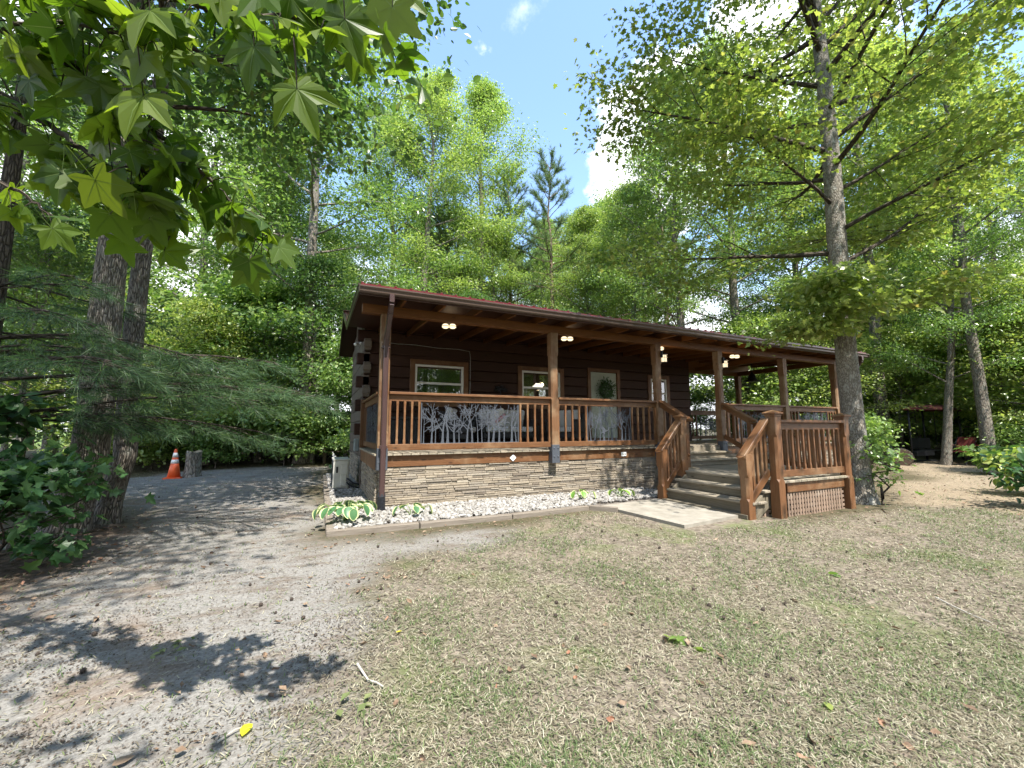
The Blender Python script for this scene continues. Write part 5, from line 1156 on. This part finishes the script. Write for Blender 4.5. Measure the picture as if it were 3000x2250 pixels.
# trees behind the photographer: they shade the lawn and show in the window panes
BT = [(-4.6, -7.0), (-8.4, -7.5), (4.0, -19.5), (10.0, -18.5), (17.5, -11.0), (-10.5, -3), (-2.5, -19), (7, -22), (0, -21), (13, -22), (-6, -20), (20, -17), (3, -26), (9.5, -27)]
for i, (x, y) in enumerate(BT):
    tree_thing('hardwood_tree', HW[i % 4], on_ground((x, y)), 'hardwood tree on the near side of the lawn mirrored in the windows', 'tree', i*1.3, .9+.03*(i % 4), 'hardwoods on the near side of the lawn')
for i in range(16):
    x, y = -7+i*1.7+random.uniform(-.6, .6), -19-3*random.random()-(i % 3)*2
    tree_thing('small_tree', UN[i % 3], on_ground((x, y)), 'leafy small tree on the near side of the lawn mirrored in the windows', 'tree', i*1.7, 1.0+.1*(i % 4), 'understory on the near side of the lawn')

# --- hostas
def hosta_mat(name, inner, margin):
    m = leafmat(name, [(0, inner), (1, tuple(min(1, x*1.25) for x in inner))], .3); nt = m.node_tree
    B = nt.nodes['Principled BSDF']; uv = nt.nodes.new('ShaderNodeUVMap').outputs[0]; sp = nt.nodes.new('ShaderNodeSeparateXYZ'); nt.links.new(uv, sp.inputs[0])
    src = B.inputs['Base Color'].links[0].from_socket; w = noise(nt, uv, 3, 3)
    f = ramp(nt, mth(nt, 'ADD', sp.outputs['Y'], mth(nt, 'MULTIPLY', w, .25)), [(.82, (0, 0, 0)), (.88, (1, 1, 1))]); c = mixc(nt, f, src, margin)
    nt.links.new(c, B.inputs['Base Color'])
    for n in nt.nodes:
        if n.type == 'BSDF_TRANSLUCENT': nt.links.new(mixc(nt, 1., c, (1.1, 1.15, .8), 'MULTIPLY'), n.inputs[0])
    return m
def hosta(px, py, n, L, label, m, seed, spread=1., z=.03):
    rr = random.Random(seed); b = gnd(px, py, z); t = empty('hosta', label, 'plant', b); A, Bq = 9, 8
    for i in range(n):
        az = i*2.399+rr.uniform(-.3, .3); ring = (i+1)/n; l = L*rr.uniform(.8, 1.15); st_ = (.12+.18*ring)*spread; el_ = 1.3-.75*ring
        d = np.array([math.cos(az), math.sin(az), 0]); base = np.array(b); tip = base+d*st_*math.cos(el_)*1.3+np.array([0, 0, st_*math.sin(el_)*.95+.04]); mb = MB()
        mb.tube([base, (base+tip)/2+d*.0+np.array([0, 0, .03]), tip], [.006, .005, .004], 5, cap=False); part(mb, 'stem', M_leaf[0], t)
        y = np.array([-math.sin(az), math.cos(az), 0]); tilt = .30-1.25*ring+rr.uniform(-.15, .15); V = []; UV = []; F = []; c_ = tip.copy()
        for a in range(A+1):
            u = a/A; w = .43*l*(math.sin(math.pi*u**.78))**.75 if 0 < u < 1 else .0005; e2 = tilt-.75*u
            if a: c_ = c_+(d*math.cos(e2)+np.array([0, 0, math.sin(e2)]))*l/A
            up_ = -d*math.sin(e2)+np.array([0, 0, math.cos(e2)])
            for q in range(Bq+1):
                v = q/Bq*2-1; V.append(c_+y*v*w+up_*(w*(.32*v*v-.10)+.004*math.cos(v*14)*min(1, 4*u*(1-u)))); UV.append((u, max(abs(v), u**4)))
        for a in range(A):
            for q in range(Bq): k = a*(Bq+1)+q; F.append([k, k+1, k+Bq+2, k+Bq+1])
        mb = MB(); mb.add(V, F, UV); part(mb, 'leaf', m, t, True)
HM1 = hosta_mat('blue_green_hosta', (.055, .135, .06), (.62, .66, .34)); HM2 = hosta_mat('bright_green_hosta', (.11, .22, .04), (.62, .66, .34))
hosta(1016, 1528, 26, .155, 'big white edged hosta at the corner of the gravel bed', HM1, 1, 1.15); hosta(1206, 1512, 6, .15, 'small white edged hosta right of the downspout', HM1, 2, .7)
hosta(1700, 1462, 6, .13, 'bright green hosta at the end of the pale timber', HM2, 3, .65); hosta(1815, 1458, 6, .13, 'bright green hosta next to the concrete slab', HM2, 4, .65)
hosta(972, 1372, 3, .13, 'pale edged hosta peeking out behind the condenser', HM1, 5, .6)

# --- grass, litter and small finds on the ground
def scatter(n, d0, d1, rng, half=1.42):
    d = d0*(d1/d0)**rng.random(n); l = rng.uniform(-half, half, n)*d; ux_ = CR.copy(); ux_[2] = 0; ux_ = unit(ux_); P = CAM[None, :2]+HEAD[None, :2]*d[:, None]+ux_[None, :2]*l[:, None]; return P[:, 0], P[:, 1], d
def keep_off(x, y): return ~(((x > -.72) & (x < 5.3) & (y > -1.25) & (y < 9)) | ((x > 3.25) & (x < 7.6) & (y > -2.9) & (y < 0)) | ((x > 0) & (x < 12.4) & (y > 0) & (y < 6)) | ((x > 3.25) & (x < 4.7) & (y > -2.72)& (y < 0)))
rg = np.random.default_rng(12); bt = np.array([(0, .5, 0), (0, -.5, 0), (.5, -.42, .0), (.5, .42, .0), (1, 0, 0)])
def blades(name, n, mats, elev, length, dens, seed, label):
    rg = np.random.default_rng(seed); x, y, d = scatter(n, 1.35, 15, rg); k = (rg.random(n) < dens(x, y)) & keep_off(x, y); x, y, d = x[k], y[k], d[k]; m = len(x); az = rg.uniform(0, 6.283, m); e = rg.uniform(*elev, m)
    L = rg.uniform(*length, m)*(1+.045*d); w = .0022+.0009*d
    P = np.stack([x, y, height(x, y)+rg.uniform(.0, .012, m)], -1); D1 = np.stack([np.cos(az)*np.cos(e), np.sin(az)*np.cos(e), np.sin(e)], -1); az2 = az+rg.normal(size=m)*.7; e2 = e*.3-.2; D2 = np.stack([np.cos(az2)*np.cos(e2), np.sin(az2)*np.cos(e2), np.sin(e2)], -1)
    Y = np.stack([-np.sin(az), np.cos(az), 0*az], -1)*w[:, None]; mid = P+D1*L[:, None]*.5; tip = mid+D2*L[:, None]*.5
    V = np.stack([P+Y*.5, P-Y*.5, mid-Y*.45, mid+Y*.45, tip], 1).reshape(-1, 3); F = (np.array([0, 1, 2, 3, 3, 2, 4])[None]+np.arange(m)[:, None]*5).ravel()
    tag(link(name, npmesh(name, V, F, np.tile([4, 3], m), mats)), label, 'grass', None, 'stuff')
gp = lambda x, y: fbm(x, y, 1.3, 61)
blades('dry_grass', 300000, M_straw, (.02, .5), (.02, .052), lambda x, y: lawn_w(x, y)*np.clip(-.25+2.0*fbm(x, y, 1.4, 51), 0, 1)+.05*(1-lawn_w(x, y))+.18*path_w(x, y), 21, 'dry straw coloured grass matted over the lawn')
blades('green_grass', 300000, M_green, (.15, 1.0), (.02, .055), lambda x, y: lawn_w(x, y)*(.10+.75*sstep(.46, .66, gp(x, y)))*np.clip(1.6*fbm(x, y, 2.6, 91)-.1, 0, 1)+.02+.12*path_w(x, y)*sstep(.5, .65, gp(x, y)), 22, 'green grass growing in patches on the lawn')
rg = np.random.default_rng(31); x, y, d = scatter(16000, 1.5, 26, rg, 1.6)
pk = np.clip(.85*sstep(4.4, 2.4, np.hypot(x+4.2, y+2.0))*(1-sand_w(x, y))+.035+.22*path_w(x, y)+.5*(1-np.clip(lawn_w(x, y)+sand_w(x, y)+path_w(x, y), 0, 1)), 0, 1); k = (rg.random(len(x)) < pk) & keep_off(x, y); x, y, d = x[k], y[k], d[k]; m = len(x)
P = np.stack([x, y, height(x, y)+.006+rg.uniform(0, .012, m)], -1); D = np.concatenate([rg.normal(size=(m, 2)), rg.normal(size=(m, 1))*.15], 1); Nn = np.array([0, 0, 1.])+rg.normal(size=(m, 3))*.5
tag(link('leaf_litter', leaves_mesh('leaf_litter', P, D, Nn, rg.uniform(.025, .062, m), LEAF['curl'], M_litter)), 'brown dead leaves scattered over the ground', 'leaf litter', None, 'stuff')
rg = np.random.default_rng(41); x, y, d = scatter(120000, 1.4, 16, rg); pk = sand_w(x, y)*sstep(.40, .62, fbm(x*1.2, y*2.4, 1.3, 71))*.9+.16*lawn_w(x, y)+.20*sand_w(x, y)+.2*path_w(x, y)
k = (rg.random(len(x)) < pk) & keep_off(x, y); x, y, d = x[k], y[k], d[k]; m = len(x); P = np.stack([x, y, height(x, y)+.003+rg.uniform(0, .006, m)], -1)
tag(link('ground_debris', leaves_mesh('ground_debris', P, np.concatenate([rg.normal(size=(m, 2)), rg.normal(size=(m, 1))*.2], 1), np.array([0, 0, 1.])+rg.normal(size=(m, 3))*.4, rg.uniform(.006, .017, m)*(1+.05*d), LEAF['oval'], island('bark_crumb', [(0, (.035, .027, .02)), (.6, (.09, .068, .05)), (1, (.17, .13, .10))], .9, 40, .1, .002))), 'dark crumbs of bark and twigs strewn over the sandy drive', 'debris', None, 'stuff')
sp_v = []; ball = MB(); ball.lathe((0, 0, 0), [(.002, -.013), (.009, -.010), (.013, 0), (.009, .010), (.002, .013)], 9)
for a in range(26):
    z = 1-2*(a+.5)/26; q = a*2.399; rxy = math.sqrt(1-z*z); d = np.array([rxy*math.cos(q), rxy*math.sin(q), z]); y_ = unit(np.cross(d, (.3, .5, .8))); w_ = np.cross(d, y_); ball.add([d*.011+y_*.003, d*.011-y_*.0015+w_*.0026, d*.011-y_*.0015-w_*.0026, d*.019], [[0, 1, 3], [1, 2, 3], [2, 0, 3]])
ball_me = ball.mesh('seed_ball', M_cone); rb = random.Random(3); nb_ = 0
while nb_ < 84:
    d = 2.2*(9.5/2.2)**rb.random(); p = at(rb.uniform(150, 2900), 1259, d); xa, ya = np.array([p[0]]), np.array([p[1]])
    if not keep_off(xa, ya)[0]: continue
    lw, sw = lawn_w(xa, ya)[0], sand_w(xa, ya)[0]
    if lw+sw < .6 or (sw > lw and rb.random() < .55): continue
    o = link('seed_ball', ball_me); s = rb.uniform(.65, 1.05); o.scale = (s, s, s); o.location = (p[0], p[1], float(height(p[0], p[1]))+.014*s); o.rotation_euler = (rb.random()*6, rb.random()*6, 0); nb_ += 1
    tag(o, 'small dark spiky seed ball lying '+('on the dry grass of the lawn' if lw >= sw else 'on the pale sandy drive'), 'seed ball', 'seed balls '+('on the lawn' if lw >= sw else 'on the drive'))
def twig(name, pts, r, label, m=M_cable):
    P = [gnd(a, b_) for a, b_ in pts]; P = [(p[0], p[1], float(height(p[0], p[1]))+.012+.006*(i % 2)) for i, p in enumerate(P)]; mb = MB(); mb.tube(P, np.linspace(r, r*.5, len(P)), 7); tag(part(mb, name, m), label, 'twig')
M_twig = speckle('bleached_twig', (.30, .27, .23), (.52, .49, .44), 40)
twig('twig', [(1048, 1918), (1062, 1940), (1080, 1962), (1105, 1975), (1124, 1986)], .007, 'pale crooked twig on the grass left of centre', M_twig)
twig('twig', [(2740, 1730), (2790, 1755), (2850, 1780), (2900, 1800)], .006, 'thin grey stick on the lawn at right', M_twig)
twig('twig', [(640, 2140), (690, 2110), (720, 2095)], .005, 'short pale twig beside the yellow leaf', M_twig)
def ground_leaf(px, py, size, tm, m, label, cat='leaf', up=.25, n=1, name='fallen_leaf', mi=None):
    p = gnd(px, py); z = float(height(p[0], p[1])); rr = np.random.default_rng(int(px)); P = np.array([[p[0], p[1], z+.02]])+(rr.normal(size=(n, 3))*np.array([.05, .05, .012]) if n > 1 else 0); P[:, 2] = np.maximum(P[:, 2], z+.012)
    D = np.concatenate([rr.normal(size=(n, 2)), np.full((n, 1), up*.3)], 1); Nn = np.array([0, 0, 1.])+rr.normal(size=(n, 3))*up
    if name == 'weed': name = 'weed'
    tag(link(name, leaves_mesh(name, P, D, Nn, np.full(n, size)*rr.uniform(.85, 1.2, n), tm, m, mi)), label, cat)
M_yel = leafmat('yellow_leaf', [(0, (.55, .47, .03)), (1, (.55, .47, .03))], .3)
ground_leaf(732, 2092, .065, LEAF['broad'], M_yel, 'bright yellow leaf on the sandy ground at lower left')
ground_leaf(1985, 1862, .072, GUM, [M_leaf[1], M_vein], 'light green sprout of lobed leaves in the middle of the lawn', 'sprout', .5, 4, 'sprout', GUM[2])
ground_leaf(2420, 2040, .05, LEAF['broad'], M_leaf[1], 'fresh green leaf lying on the lawn at lower right')
ground_leaf(2408, 1662, .07, LEAF['broad'], M_leaf[0], 'dark green leaves lying on the lawn near the steps', 'leaf', .5, 2)
ground_leaf(1050, 2045, .06, LEAF['oval'], M_green, 'low green weed rosette in the thin grass left of centre', 'weed', .3, 7, 'weed')
ground_leaf(1160, 1840, .035, LEAF['broad'], M_yel, 'small yellow leaf beside the edge of the lawn')
ground_leaf(500, 1892, .045, LEAF['oval'], M_green, 'green weed tuft on the sandy drive', 'weed', .4, 14, 'weed')
ground_leaf(330, 2215, .075, LEAF['broad'], M_litter, 'curled tan leaf on the sand at the bottom left')
